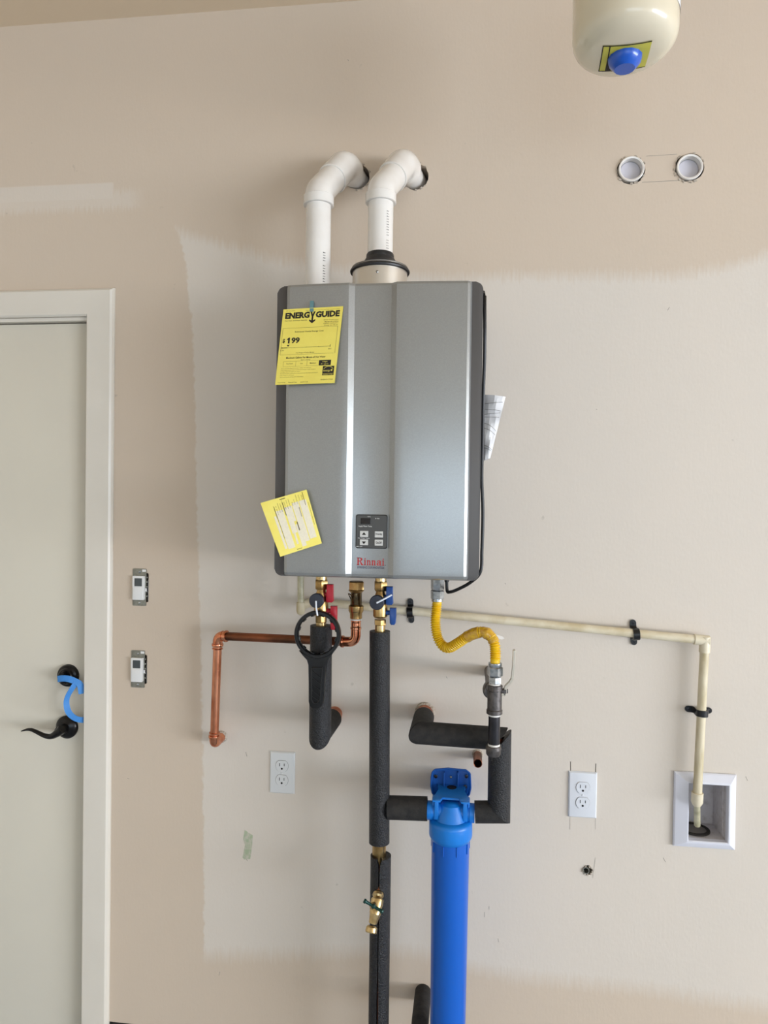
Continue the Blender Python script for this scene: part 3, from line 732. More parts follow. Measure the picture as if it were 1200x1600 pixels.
MB().tube([(bot.x+.002, yB+.045, bot.z), (bot.x+.004, -.0005, bot.z+.002)], RC, 16).build('copper_core', M['copper_dull'], t)
MB().lathe((bot.x+.004, -.040, bot.z+.003), (0, 1, 0), [(0, rf*.7), (.006, rf*.86), (.016, rf*.86), (.018, rf*.7), (.034, rf*.72), (.0395, rf*.76)], 24).build('wall_fitting', M['copper'], t, label='copper fitting at the wall')

# ---- filter wrench
WD = .212
t = thing('filter_wrench', at(496, 955, WD), 'black plastic ring wrench hanging from the zip tie on the red-handled valve', 'wrench')
wc = at(496.5, 991, WD); sR = lambda p_: m_(p_, WD)
mb = MB(); n = 56
def wring(ro, ri, y):
    return [mb.bm.verts.new((wc.x+r_*math.cos(2*math.pi*i/n), y, wc.z+r_*1.02*math.sin(2*math.pi*i/n))) for r_ in (ro, ri) for i in range(n)]
prof = [(37.5, -.006), (36.5, -.009), (32.2, -.009), (31.2, -.006), (31.2, .006), (32.2, .009), (36.5, .009), (37.5, .006)]
rings = [[mb.bm.verts.new((wc.x+sR(r_)*math.cos(2*math.pi*i/n), wc.y+y_, wc.z+sR(r_)*1.01*math.sin(2*math.pi*i/n))) for i in range(n)] for r_, y_ in prof]
for a, b_ in zip(rings, rings[1:]+rings[:1]): mb.link(a, b_)
mb.build('ring', M['black'], t)
nb = MB()
for i in range(12):
    a = math.radians(15+30*i)
    nb.box((wc.x+sR(30.6)*math.cos(a), wc.y, wc.z+sR(30.6)*math.sin(a)), (sR(2.4), .012, sR(6)), .0008, 1, rot=Matrix.Rotation(-a, 3, 'Y'))
nb.build('grip_teeth', M['black'], t)
hp = [at(px, py, WD) for px, py in ((468, 1016), (474, 1024), (481, 1030), (483.5, 1038), (483, 1095), (484.5, 1102), (489, 1106), (499, 1106), (504, 1102), (506, 1095), (509, 1040), (512, 1030), (518, 1024), (525, 1014), (517, 1021), (508, 1026), (497, 1028.5), (486, 1026), (476, 1021))]
mb = MB(); mb.prism([(p.x, p.z) for p in hp][::-1], wc.y-.006, wc.y+.006, bev=.0012); mb.build('handle', M['black'], t)
mb = MB()
rim = [at(px, py, WD) for px, py in ((488, 1042), (504.5, 1042), (501.5, 1092), (497, 1097), (491, 1097), (487.5, 1092))]
for a, b_ in zip(rim, rim[1:]+rim[:1]): mb.tube([a+Vector((0, -.0065, 0)), b_+Vector((0, -.0065, 0))], .0016, 8)
for k in range(5):
    a = at(487.5, 1046+10*k, WD); b_ = at(502, 1058+10*k-(3 if k == 4 else 0), WD)
    mb.tube([a+Vector((0, -.0062, 0)), b_+Vector((0, -.0062, 0))], .0011, 6)
mb.build('handle_ribs', M['black'], t)

# ---- insulated cold pipe (long, tee to the filter, hose bib lower down)
t = thing('insulated_cold_pipe', (vx(594, 1590), yB, 0), 'tall black foam covered pipe from the blue-handled valve down to the floor', 'pipe')
rc = R1(16.3)
ctop = Vector((vx(593.5, 985), yB, Zp(986, 593))); cbt = Vector((vx(592.5, 1318), yB, Zp(1316, 592)))
MB().sleeve(ctop, cbt, rc, .0118).build('foam_sleeve', M['foam'], t)
MB().tube([(ctop.x, yB, Zp(985, 593)), (cbt.x, yB, cbt.z)], .011, 16).build('copper_core', M['copper_dull'], t)
MB().lathe((cbt.x, yB, Zp(1312, 592)), DN, [(0, R1(11)), (Zp(1312)-Zp(1345), R1(11)), (Zp(1312)-Zp(1350), R1(8))], 24).build('brass_coupling', M['brass'], t)
# lower sleeve with an open slit to the front
def slit_sleeve(x, z1, z0, ro, ri, half, ang0, mat_, par):
    mb = MB(); n = 30; rows = []
    for z, hh in z1:
        row = []
        a0 = math.radians(ang0)
        for k in range(n+1):
            a = a0+hh+(2*math.pi-2*hh)*k/n; row.append((x+ro*math.cos(a), yB+ro*math.sin(a), z))
        for k in range(n, -1, -1):
            a = a0+hh+(2*math.pi-2*hh)*k/n; row.append((x+ri*math.cos(a), yB+ri*math.sin(a), z))
        rows.append([mb.bm.verts.new(p_) for p_ in row])
    for a, b_ in zip(rows, rows[1:]): mb.link(a, b_)
    for r_ in (rows[0], rows[-1]):
        m2 = len(r_)
        for k in range(n): mb.face([r_[k], r_[k+1], r_[m2-2-k], r_[m2-1-k]])
    return mb.build('foam_sleeve', mat_, par, label='lower foam sleeve with an open slit')
lx = vx(593.5, 1450)
slit_sleeve(lx, [(Zp(1336, 592), .30), (Zp(1344, 592), .10), (Zp(1360, 592), .05), (Zp(1384, 592), .06), (Zp(1392, 592), .42), (Zp(1408, 592), .40), (Zp(1416, 592), .12), (Zp(1440, 592), .05), (Zp(1500, 592), .045), (Zp(1560, 592), .10), (Zp(1590, 592), .09), (Zp(1620, 592), .04), (.004, .04)], 0, rc, .0118, 0, -92, M['foam'], t)
MB().tube([(lx, yB, Zp(1348)), (lx, yB, .0)], .011, 16).build('copper_core', M['copper'], t)
# tee branch
tb0 = Vector((cbt.x+rc*.80, yB, Zp(1261.5, 606))); tb1 = at(667.5, 1263.5, BD)
MB().sleeve(tb0, tb1, R1(18.2), .0118).build('branch_sleeve', M['foam_smooth'], t, label='foam sleeve on the branch to the filter')
MB().tube([(cbt.x+.012, yB, tb0.z), (tb1.x-.002, yB, tb1.z)], .011, 16).build('branch_core', M['copper_dull'], t)

# ---- hose bib
t = thing('hose_faucet', at(592, 1395, BD+.01), 'small brass hose faucet with dark green handle sticking out of the slit foam pipe', 'faucet')
b0 = at(593, 1384, BD+.012); b1 = at(590, 1404, .205); b2 = at(586, 1428, .225); b3 = at(580, 1452, .235)
dirn = (b2-b1).normalized()
MB().tube([b0, b1], [m_(4, .2), m_(5.5, .2)], 18).build('inlet', M['copper_new'], t)
MB().lathe(b0+(b1-b0)*.45, b1-b0, [(0, m_(6, .2)), (.004, m_(8.4, .2)), (.010, m_(9, .2)), (.014, m_(7, .2))], 20).build('inlet_collar', M['brass_pale'], t)
MB().lathe(b1-dirn*.004, dirn, [(0, m_(6.5, .2)), (.006, m_(9.8, .2)), (.016, m_(10, .2)), (.026, m_(8.5, .2)), (.034, m_(9.5, .21)), (.044, m_(7, .21))], 20).build('valve_body', M['brass_pale'], t)
dir2 = (b3-b2).normalized()
MB().lathe(b2-dir2*.002, dir2, [(0, m_(9, .21)), (.014, m_(7.2, .21)), (.022, m_(6.6, .22))], 20).build('outlet_neck', M['brass_pale'], t)
od = Vector((-.12, -.45, -.88)).normalized()
o = MB(); oc = b3-dir2*.008
o.lathe(oc, od, [(0, m_(6.6, .23)), (.004, m_(9, .23)), (.013, m_(9.4, .23)), (.015, m_(8.6, .23)), (.015, m_(5.6, .23)), (.004, m_(5.2, .23))], 24); o.build('hose_thread', M['brass_pale'], t)
MB().lathe(oc+od*.0055, od, [(0, m_(5.3, .23)), (.0015, m_(5.3, .23))], 20).build('outlet_bore', M['slot'], t, label='dark outlet bore')
hs = at(584, 1414, .222)
MB().lathe(hs, (-.1, -1, .15), [(-.014, m_(5, .23)), (0, m_(5, .23)), (.006, m_(6.3, .23)), (.010, m_(5, .23)), (.018, m_(2.5, .23))], 18).build('bonnet', M['brass'], t)
h = MB(); ha, hb_ = at(568.5, 1407, .242), at(598.5, 1425, .242)
h.tube([ha, ha*.93+hb_*.07, ha*.88+hb_*.12, ha*.6+hb_*.4, ha*.5+hb_*.5, ha*.4+hb_*.6, ha*.12+hb_*.88, ha*.07+hb_*.93, hb_], [m_(3, .24), m_(3.8, .24), m_(2.6, .24), m_(2.2, .24), m_(4.5, .24), m_(2.2, .24), m_(2.6, .24), m_(3.8, .24), m_(3, .24)], 14)
h.build('tee_handle', M['green'], t, label='dark green tee handle')

# ---- insulated pipe on the right (wall -> right -> down -> filter)
t = thing('insulated_supply_pipe', at(664, 1115, 0), 'black foam covered pipe coming from the wall, bending right and down to the filter', 'pipe')
w0 = at(664, 1114, 0); k0 = Vector((w0.x, yB, at(658, 1145, BD).z)); k1 = at(781, 1154, BD); k1.y = yB
k2 = Vector((at(779.5, 1268, BD).x, yB, at(779.5, 1268.5, BD).z)); k3 = at(742, 1268.5, BD)
rr_ = R1(17.6)
def dirv(a, b_): return (b_-a).normalized()
d0 = Vector((0, -1, 0)); d1 = dirv(k0, k1); d2 = dirv(k1, k2); d3 = dirv(k2, k3)
kz = Vector((k0.x, 0, k0.z))
MB().sleeve(Vector((k0.x, -.045, k0.z)), k0, rr_*.98, RC, None, d0+d1).build('foam_sleeve', M['foam_smooth'], t)
MB().sleeve(k0+d1*.0025, k1-d1*.006, rr_, RC, d0+d1, d1+d2*.9).build('foam_sleeve', M['foam_smooth'], t)
MB().sleeve(k1+d2*.006, k2+d2*.002, rr_, RC, d1*1.05+d2, d2*.9+d3*.75).build('foam_sleeve', M['foam'], t)
MB().sleeve(k2+d3*.002, k3, rr_*.95, RC, d2+d3, None).build('foam_sleeve', M['foam_smooth'], t)
MB().tube(bend([Vector((k0.x, -.0005, k0.z)), k0, k1, k2, k3], .02, 6), RC*.97, 16).build('copper_core', M['copper_dull'], t)
MB().lathe((k0.x, -.048, k0.z), (0, 1, 0), [(0, rr_*.75), (.004, rr_*.86), (.020, rr_*.86), (.024, rr_*.74), (.04, rr_*.76), (.0475, rr_*.82)], 24).build('wall_fitting', M['copper'], t, label='copper fitting at the wall')
MB().lathe((k0.x, -.006, k0.z), (0, 1, 0), [(0, rr_*.80), (.002, rr_*.95), (.0055, rr_*1.02)], 16).build('torn_plaster_ring', M['gypsum'], t)

# ---- blue water filter
fx = at(704, 1300, BD).x
t = thing('water_filter', (fx, yB, Zp(1636, 704)), 'tall blue cylindrical water filter housing at the bottom right of the pipes', 'water filter')
zc0 = Zp(1311, 704)
MB().lathe((fx, yB, zc0+.01), DN, [(0, R1(29.5)), (.02, R1(29.5)), (zc0+.01-Zp(1600, 704), R1(27.6)), (zc0+.01-Zp(1622, 704), R1(27)), (zc0+.01-Zp(1632, 704), R1(22)), (zc0+.01-Zp(1636, 704), R1(10))], 48).build('housing', M['filter'], t)
for i in range(9):
    a = 2*math.pi*(i+.02)/9+math.radians(10)
    MB().box((fx+R1(30)*math.cos(a), yB+R1(30)*math.sin(a), zc0-.011), (.0028, .0022, .024), .0006, 1, rot=Matrix.Rotation(a, 3, 'Z')).build('grip_rib', M['filter'], t)
MB().lathe((fx, yB, Zp(1278, 704)), DN, [(0, R1(26)), (.003, R1(31)), (.007, R1(33.2)), (.012, R1(33.7)), (.038, R1(33.7)), (.041, R1(33.2)), (.049, R1(30.5)), (.0505, R1(29))], 48).build('collar', M['filter_head'], t)
MB().lathe((fx, yB, Zp(1252, 704)), DN, [(0, R1(9)), (.002, R1(12)), (.006, R1(16)), (.020, R1(20)), (.034, R1(23.5)), (.046, R1(26.5)), (.056, R1(30))], 40).build('head', M['filter_head'], t)
for s_ in (-1, 1):
    pz = at(704, 1268, BD).z
    x_in = fx+s_*.012; x_out = (tb1.x+.0008) if s_ < 0 else (k3.x-.0008)
    b_ = MB(); b_.lathe((x_in, yB, pz), (s_, 0, 0), [(0, R1(13)), (abs(x_out-x_in)*.72, R1(13.4)), (abs(x_out-x_in)*.74, R1(14.5)), (abs(x_out-x_in), R1(14.5))], 28)
    b_.build('port', M['filter_head'], t)
# arms of the head
zs = Zp(1247, 704)
for s_ in (-1, 1):
    a_ = MB(); xx = fx+s_*R1(22)
    a_.prism([(xx-R1(3), zs), (xx+R1(3), zs), (xx+R1(3.4), zs-.045), (xx-R1(3.4), zs-.045)][::-1], yB-.022, yB+.004, bev=.001)
    a_.box((xx, yB-.010, zs+.001), (R1(13), .034, .005), .0015)
    xo = fx+s_*R1(27.5); a_.prism([(xo-R1(1.6), zs), (xo+R1(1.6), zs), (xo+R1(2.6), zs-.052), (xo-R1(1.6), zs-.052)][::-1], yB-.012, yB+.012, bev=.0008)
    a_.build('head_arm', M['filter_head'], t)
# bracket: shelf + wall plate
sh = MB(); sh.prism([(fx-R1(25), yB-.020), (fx-R1(14), yB-.020), (fx-R1(14), yB-.008), (fx+R1(14), yB-.008), (fx+R1(14), yB-.020), (fx+R1(25), yB-.020), (fx+R1(28), yB-.01), (fx+R1(20), yB+.04), (fx+.042, -.03), (fx+.042, -.010), (fx-.042, -.010), (fx-.042, -.03), (fx-R1(20), yB+.04), (fx-R1(28), yB-.01)], zs-.001, zs+.004, axis='z', bev=.001)
sh.build('bracket_shelf', M['filter_head'], t)
MB().lathe((fx, yB+.055, zs+.0035), (0, 0, 1), [(0, .012), (.0012, .012), (.0012, .008)], 20).build('shelf_hole', M['slot'], t)
BPD = .10
q0, q1 = at(674.5, 1203, BPD), at(734.5, 1243, BPD)
plate = [at(px, py, BPD) for px, py in ((676, 1206), (680, 1202), (700, 1200.5), (728, 1203), (734, 1208), (735, 1230), (733, 1240), (727, 1247), (722, 1250), (719, 1256), (690, 1256), (687, 1250), (682, 1246), (676, 1238), (674, 1228), (674.5, 1214))]
pl = MB(); pl.prism([(p.x, p.z) for p in plate], -BPD+.002, -BPD+.006, bev=.001); 
pl.box((fx-.030, -.0495, zs-.03), (.008, .095, .045), .001); pl.box((fx+.030, -.0495, zs-.03), (.008, .095, .045), .001)
pl.build('bracket_plate', M['filter_dark'], t)
rim = MB(); pp = [Vector((p.x, -BPD-.003, p.z)) for p in plate]
for a, b_ in zip(pp, pp[1:]+pp[:1]): rim.tube([a, b_], .0028, 8)
for px in (694, 715.5):
    c = at(px, 1223, BPD); rim.box((c.x, -BPD-.004, c.z), (.0026, .016, m_(36, BPD)), .0006, 1)
rim.build('bracket_ribs', M['filter_dark'], t)
for px, py in ((681, 1213), (729, 1213), (727, 1229)):
    c = at(px, py, BPD+.002); MB().lathe(c, (0, -1, 0), [(0, .0045), (.002, .0045), (.0025, .003)], 12).build('screw', M['ironpipe'], t)
c = at(704.5, 1214, BPD); MB().lathe(c, (0, -1, 0), [(0, .003), (.003, .003), (.004, .0015)], 10).build('screw', M['steel'], t)
c = at(704.5, 1236, BPD); mk = MB(); mk.prism(rrect(c.x-.010, c.z-.0035, c.x+.010, c.z+.0035, .003), c.y-.002, c.y+.001, bev=.0005); mk.build('moulded_mark', M['plate'], t)

# ---- gas connector
GD = .225
t = thing('gas_connector', at(774, 1045, GD), 'yellow corrugated flexible gas connector curving from heater to the gas valve', 'gas pipe')
gx = at(683.5, 925, .15)
g0 = Vector((gx.x, -.15, HZB-.0002))
zg = lambda py: at(684, py, .15).z
MB().hexnut((gx.x, -.15, HZB-.0002), DN, HZB+.001-zg(921), m_(10.5, .15), rz=.1).build('nut', M['steel'], t)
MB().lathe((gx.x, -.15, zg(920)), DN, [(0, m_(8, .15)), (.003, m_(8, .15))], 20).build('neck', M['steel'], t)
MB().hexnut((gx.x, -.15, zg(922)), DN, zg(922)-zg(936), m_(10.5, .15), rz=.1).build('nut', M['steel'], t)
MB().lathe((gx.x, -.15, zg(935)), DN, [(0, m_(9, .15)), (.007, m_(9, .15)), (.008, m_(8, .15))], 24).build('ferrule', M['steel'], t)
pts = [(683.5, 936, .15), (681.5, 955, .15), (680.5, 975, .153), (684, 996, .158), (692, 1009, .165), (702, 1012, .175), (715, 1005, .188), (730, 995, .20), (744, 989, .21), (757, 988, .217), (768, 996, .222), (773, 1008, .225), (774, 1022, .225), (773.5, 1038, .225)]
sp_ = spline([at(*p) for p in pts], 26)
cum = [0]
for a, b_ in zip(sp_, sp_[1:]): cum.append(cum[-1]+(b_-a).length)
# resample evenly
def resample(P, step_):
    out = [P[0]]; acc = 0
    for a, b_ in zip(P, P[1:]):
        l = (b_-a).length
        while acc + l >= step_:
            q = (step_-acc)/l; a = a+(b_-a)*q; out.append(a); l = (b_-a).length; acc = 0
        acc += l
    return out
step_ = .00075; RS = resample(sp_, step_); rads = []
pitch = .0055
for i, p_ in enumerate(RS):
    s_ = i*step_; w_ = .5-.5*math.cos(2*math.pi*s_/pitch)
    rads.append(.0094+.0034*w_**.7)
endk = int(.012/step_)
for i in range(endk): rads[i] = rads[-1-i] = .0112
MB().tube(RS, rads, 18).build('corrugated_hose', M['yellow'], t, angle=60)
i0 = int(len(RS)*.60); i1 = int(len(RS)*.715)
tg = MB(); rd = random.Random(2)
tg.tube(RS[i0:i1:5], [.0136+rd.uniform(-.0002, .0003) for _ in RS[i0:i1:5]], 20); tg.build('hose_tag', M['yellowtag'], t, label='glossy yellow tag wrapped around the hose')
i2 = int(len(RS)*.85)
tg = MB(); tg.tube(RS[i1:i2:4], [.0130+rd.uniform(-.0010, .0016) for _ in RS[i1:i2:4]], 14); tg.build('wrinkled_wrap', M['yellowtag'], t)
a, b_ = at(770, 992, .21), at(788, 997, .205)
tt = MB(); tt.prism([(a.x, a.z+.003), (b_.x-.004, b_.z+.004), (b_.x, b_.z), (b_.x-.006, b_.z-.003), (a.x+.004, a.z-.004)][::-1], a.y, a.y+.001); tt.build('tag_end', M['paperW'], t)
Zg = lambda py: at(773, py, GD).z
vxg = at(773, 1080, GD).x
MB().lathe((vxg, -GD, Zg(1035)), DN, [(0, m_(8.6, GD)), (.001, m_(10.4, GD)), (.008, m_(10.6, GD)), (.010, m_(10, GD))], 24).build('ferrule', M['steel'], t)
MB().hexnut((vxg, -GD, Zg(1041)), DN, Zg(1041)-Zg(1056), m_(12, GD), rz=.2).build('nut', M['steel'], t)
MB().hexnut((vxg, -GD, Zg(1056.5)), DN, Zg(1056.5)-Zg(1068), m_(10.2, GD), rz=.5).build('nut', M['steel'], t)
MB().lathe((vxg, -GD, Zg(1067.5)), DN, [(0, m_(9, GD)), (Zg(1067.5)-Zg(1069.7), m_(9, GD))], 20).build('thread_tape', M['ptfe'], t)
# ---- gas valve
t = thing('gas_valve', at(773, 1180, GD), 'grey iron gas valve with pale lever and black nipple beneath yellow connector', 'valve')
v = MB(); zz = Zg(1070)
v.lathe((vxg, -GD, zz), DN, [(0, m_(11, GD)), (.001, m_(12, GD)), (zz-Zg(1078), m_(12, GD)), (zz-Zg(1079), m_(11.2, GD)), (zz-Zg(1108), m_(11.2, GD)), (zz-Zg(1109), m_(12.4, GD)), (zz-Zg(1114.5), m_(12.4, GD)), (zz-Zg(1115.5), m_(11, GD))], 24)
v.build('valve_body', M['iron'], t)
bz = at(769, 1090, .19)
v = MB(); v.lathe((vxg-.006, -GD+.008, Zg(1084)), (0, 1, 0), [(0, .016), (.018, .018), (.020, .021), (.034, .021), (.036, .0155), (.05, .0135)], 24); v.lathe((vxg-.006, -GD+.05, Zg(1084)), (0, 1, 0), [(0, .0134), (GD-.0505, .0134)], 20)
v.build('wall_nipple', M['iron'], t, label='iron nipple and elbow leading back to the wall')
MB().lathe((vxg, -GD, Zg(1115)), DN, [(0, m_(9.3, GD)), (.005, m_(9.3, GD))], 20).build('thread_tape', M['ptfe'], t)
MB().lathe((vxg, -GD, Zg(1117.5)), DN, [(0, m_(9, GD)), (Zg(1117.5)-Zg(1166), m_(9, GD))], 24).build('black_nipple', M['ironpipe'], t)
MB().lathe((vxg, -GD, Zg(1162)), DN, [(0, m_(9.3, GD)), (.005, m_(9.3, GD))], 20).build('thread_tape', M['ptfe'], t)
MB().lathe((vxg-.001, -GD, Zg(1165)), DN, [(0, m_(11, GD)), (.001, m_(12, GD)), (.008, m_(12.2, GD)), (.009, m_(11.4, GD)), (.019, m_(11.2, GD)), (.023, m_(9.5, GD)), (.025, m_(5, GD))], 24).build('end_cap', M['iron'], t)
MB().lathe((vxg+.014, -GD, Zg(1079)), (1, 0, 0), [(0, .006), (.006, .006), (.006, .0085), (.012, .0085), (.012, .005), (.016, .005)], 6).build('stem_nut', M['iron'], t)
lv = MB(); pts = [at(784, 1084, GD), at(789, 1085, GD), at(790, 1073, GD), at(797, 1066, GD), at(800.5, 1060, GD), at(802.5, 1040, GD), at(803.5, 1016, GD)]
for a, b_ in zip(pts, pts[1:]):
    d_ = (b_-a); c = (a+b_)/2
    lv.box(c, (m_(4.2, GD), .013, d_.length+.002), .0008, 1, rot=Matrix.Rotation(math.atan2(d_.x, d_.z), 3, 'Y'))
lv.build('lever', M['lever'], t, label='pale grey lever pointing up')

# ---- open copper stub
c = at(746.3, 1179, 0)
s_ = MB(); s_.lathe((c.x, 0-.0005, c.z), (0, -1, 0), [(0, .0111), (.064, .0111), (.0645, .0105), (.064, .0098), (.01, .0096)], 28)
t = thing('copper_stub', (c.x, 0, c.z), 'short open copper pipe stub poking from wall above the blue filter', 'pipe')
s_.build('pipe', M['copper_dull'], t)
MB().lathe((c.x, -.020, c.z), (0, -1, 0), [(0, .0095), (.001, .0095)], 20).build('bore', M['slot'], t)
MB().lathe((c.x, -.0002, c.z), (0, -1, 0), [(0, .0145), (.0035, .0135), (.0045, .0111)], 16).build('plaster_ring', M['gypsum'], t)

# ---- condensate drain pipe
t = thing('drain_pipe', at(1090, 1286, 0), 'cream plastic condensate drain pipe sloping right along wall to the recessed box', 'pipe')
RP = .0107; pd = .030
a0 = at(469.5, 909, .05); a1 = at(470, 946, .05)
MB().lathe((a0.x, -.05, HZB-.0002), DN, [(0, m_(8.5, .05)), (.008, m_(7, .05)), (.014, m_(6.5, .05))], 20).build('drain_nipple', M['cpvc_old'], t)
MB().tube([(a0.x, -.05, HZB-.010), (a1.x, -.05, a1.z+.006)], m_(5.2, .05), 20).build('trap_tube', M['clear'], t, label='translucent drop tube')
MB().lathe((a1.x, -.05, at(470, 941, .05).z), DN, [(0, m_(6.4, .05)), (.001, m_(7, .05)), (.022, m_(7, .05)), (.030, m_(5.5, .05)), (.034, m_(2, .05))], 22).build('trap_cup', M['cpvc_old'], t)
q0 = at(470, 946, .045); q1 = at(489, 941.5, pd); q2 = at(497, 940.5, pd); q3 = at(1092, 999.5, pd)
MB().tube(bend([q0, at(482, 942, .036), q1, q2], .01, 5), RP*1.15, 18).build('elbow', M['cpvc'], t)
MB().tube([q2-(q3-q2).normalized()*.005, q3], RP, 22).build('pipe', M['cpvc'], t)
corner = at(1101.5, 1000.5, pd); dwn = at(1089.5, 1243, pd)
dd = (dwn-corner).normalized(); hh = (corner-q2).normalized()
MB().tube([corner-hh*.026, corner-hh*.004, corner+hh*.009], RP*1.22, 20).build('elbow', M['cpvc'], t)
MB().tube([corner-dd*.009, corner+dd*.004, corner+dd*.030], RP*1.22, 20).build('elbow', M['cpvc'], t)
MB().tube([corner+dd*.02, dwn-dd*.002], RP, 22).build('pipe', M['cpvc_old'], t)
MB().lathe(dwn-dd*.008, dd, [(0, RP*1.25), (.001, RP*1.32), (.024, RP*1.32), (.032, RP*.95), (.034, RP*.8)], 24).build('coupling', M['cpvc'], t)
e1 = at(1089.5, 1289, -.012)
MB().tube([dwn+dd*.015, e1], RP*.72, 18).build('outlet_tube', M['clear'], t, label='translucent outlet tube')
# black straps
def strap(c, ang, label):
    t = thing('pipe_strap', (c.x, 0, c.z), label, 'pipe clamp', 'black clamps along the cream drain pipe')
    mb = MB(); L2, W = .0255, .0078; h = pd+RP
    prof = [(-L2, 0), (-L2, .003)]
    prof = []
    for k in range(13):
        a = math.pi*k/12; prof.append((-math.cos(a)*(RP+.0018), pd+math.sin(a)*(RP+.0018)-.0))
    outer = [(-L2, .004), (-RP-.006, .004), (-RP-.0025, .008)] + [(p_[0]*1.16, p_[1]+.0018) for p_ in prof] + [(RP+.0025, .008), (RP+.006, .004), (L2, .004)]
    inner = [(-L2, .0005), (-RP-.0035, .0005), (-RP-.0008, .006)] + [(p_[0], p_[1]-.0005) for p_ in prof] + [(RP+.0008, .006), (RP+.0035, .0005), (L2, .0005)]
    R_ = Matrix.Rotation(ang, 3, 'Y')
    def pt(s_, h_, w_): v_ = R_ @ Vector((s_, 0, w_)); return Vector((c.x+v_.x, -h_, c.z+v_.z))
    rows = []
    for (s1, h1), (s2, h2) in zip(outer, inner):
        rows.append([mb.bm.verts.new(pt(s1, h1, -W)), mb.bm.verts.new(pt(s1, h1, W)), mb.bm.verts.new(pt(s2, h2, W)), mb.bm.verts.new(pt(s2, h2, -W))])
    for a, b_ in zip(rows, rows[1:]): mb.link(a, b_)
    mb.face(rows[0]); mb.face(rows[-1][::-1])
    for s_ in (-1, 1): # rounded tabs
        cc = pt(s_*L2*.98, 0, 0); mb.lathe((cc.x, -.0005, cc.z), (0, -1, 0), [(0, W*.98), (.0034, W*.98)], 18)
    mb.build('clamp', M['black'], t)
    for s_ in (-1, 1):
        cc = pt(s_*L2*.95, .004, 0); MB().lathe(cc, (0, -1, 0), [(-.001, .0034), (.0012, .0034), (.0014, .0018), (.0004, .0014)], 12).build('screw', M['ironpipe'], t)
strap(at(641.5, 955, .012), math.radians(86), 'black plastic pipe clamp on drain pipe nearest the heater')
strap(at(991, 989, .012), math.radians(86), 'black plastic pipe clamp on drain pipe just left of the corner elbow')
strap(at(1093, 1110.5, .012), math.radians(2), 'black plastic pipe clamp lying sideways on the vertical drain pipe')

# ---- recessed drain box
x0, x1, z1_, z0_ = at(1051.5, 1265).x, at(1148, 1265).x, at(1100, 1206.5).z, at(1100, 1323).z
t = thing('drain_box', ((x0+x1)/2, 0, z0_), 'white recessed plastic drain box at lower right with the drain pipe ending inside', 'drain box')
ix0, ix1, iz1, iz0 = x0+m_(20, 0), x1-m_(12.5, 0), z1_-m_(15, 0), z0_+m_(12.5, 0)
fr = MB()
lev = [((x0, x1, z0_, z1_), -.0003), ((x0, x1, z0_, z1_), -.006), ((x0+.003, x1-.003, z0_+.003, z1_-.003), -.009), ((ix0-.006, ix1+.006, iz0-.006, iz1+.006), -.017), ((ix0-.002, ix1+.002, iz0-.002, iz1+.002), -.018), ((ix0, ix1, iz0, iz1), -.016), ((ix0, ix1, iz0, iz1), .0)]
rw = [[fr.bm.verts.new(q) for q in ((a, y, c), (b2, y, c), (b2, y, d_), (a, y, d_))] for (a, b2, c, d_), y in lev]
for a, b_ in zip(rw, rw[1:]): fr.link(a, b_)
fr.build('frame', M['vinyl'], t, angle=12)
bx = MB(); D_ = .088
bxv = [[bx.bm.verts.new(q) for q in ((ix0+i_, y, iz0+i_*.4), (ix1-i_, y, iz0+i_*.4), (ix1-i_, y, iz1-i_), (ix0+i_, y, iz1-i_))] for y, i_ in ((0, 0), (.02, 0), (.021, .001), (D_, .002))]
for a, b_ in zip(bxv, bxv[1:]): bx.link(a, b_)
bx.face(bxv[-1]); bx.build('box_inside', M['vinyl_in'], t, smooth=False, label='dusty inside of the box')
hcx = at(1090, 1297, -.03).x
MB().lathe((hcx-.004, .045, iz0+.0012), (0, 0, 1), [(0, .038), (.003, .038), (.004, .036), (.004, .030), (.001, .0295)], 36, cap=False).build('drain_ring', M['gap'], t)
MB().lathe((hcx-.004, .045, iz0+.0012), (0, 0, 1), [(0, .030), (.0012, .030)], 36).build('drain_hole', M['ink_grey'], t, label='dark drain opening')

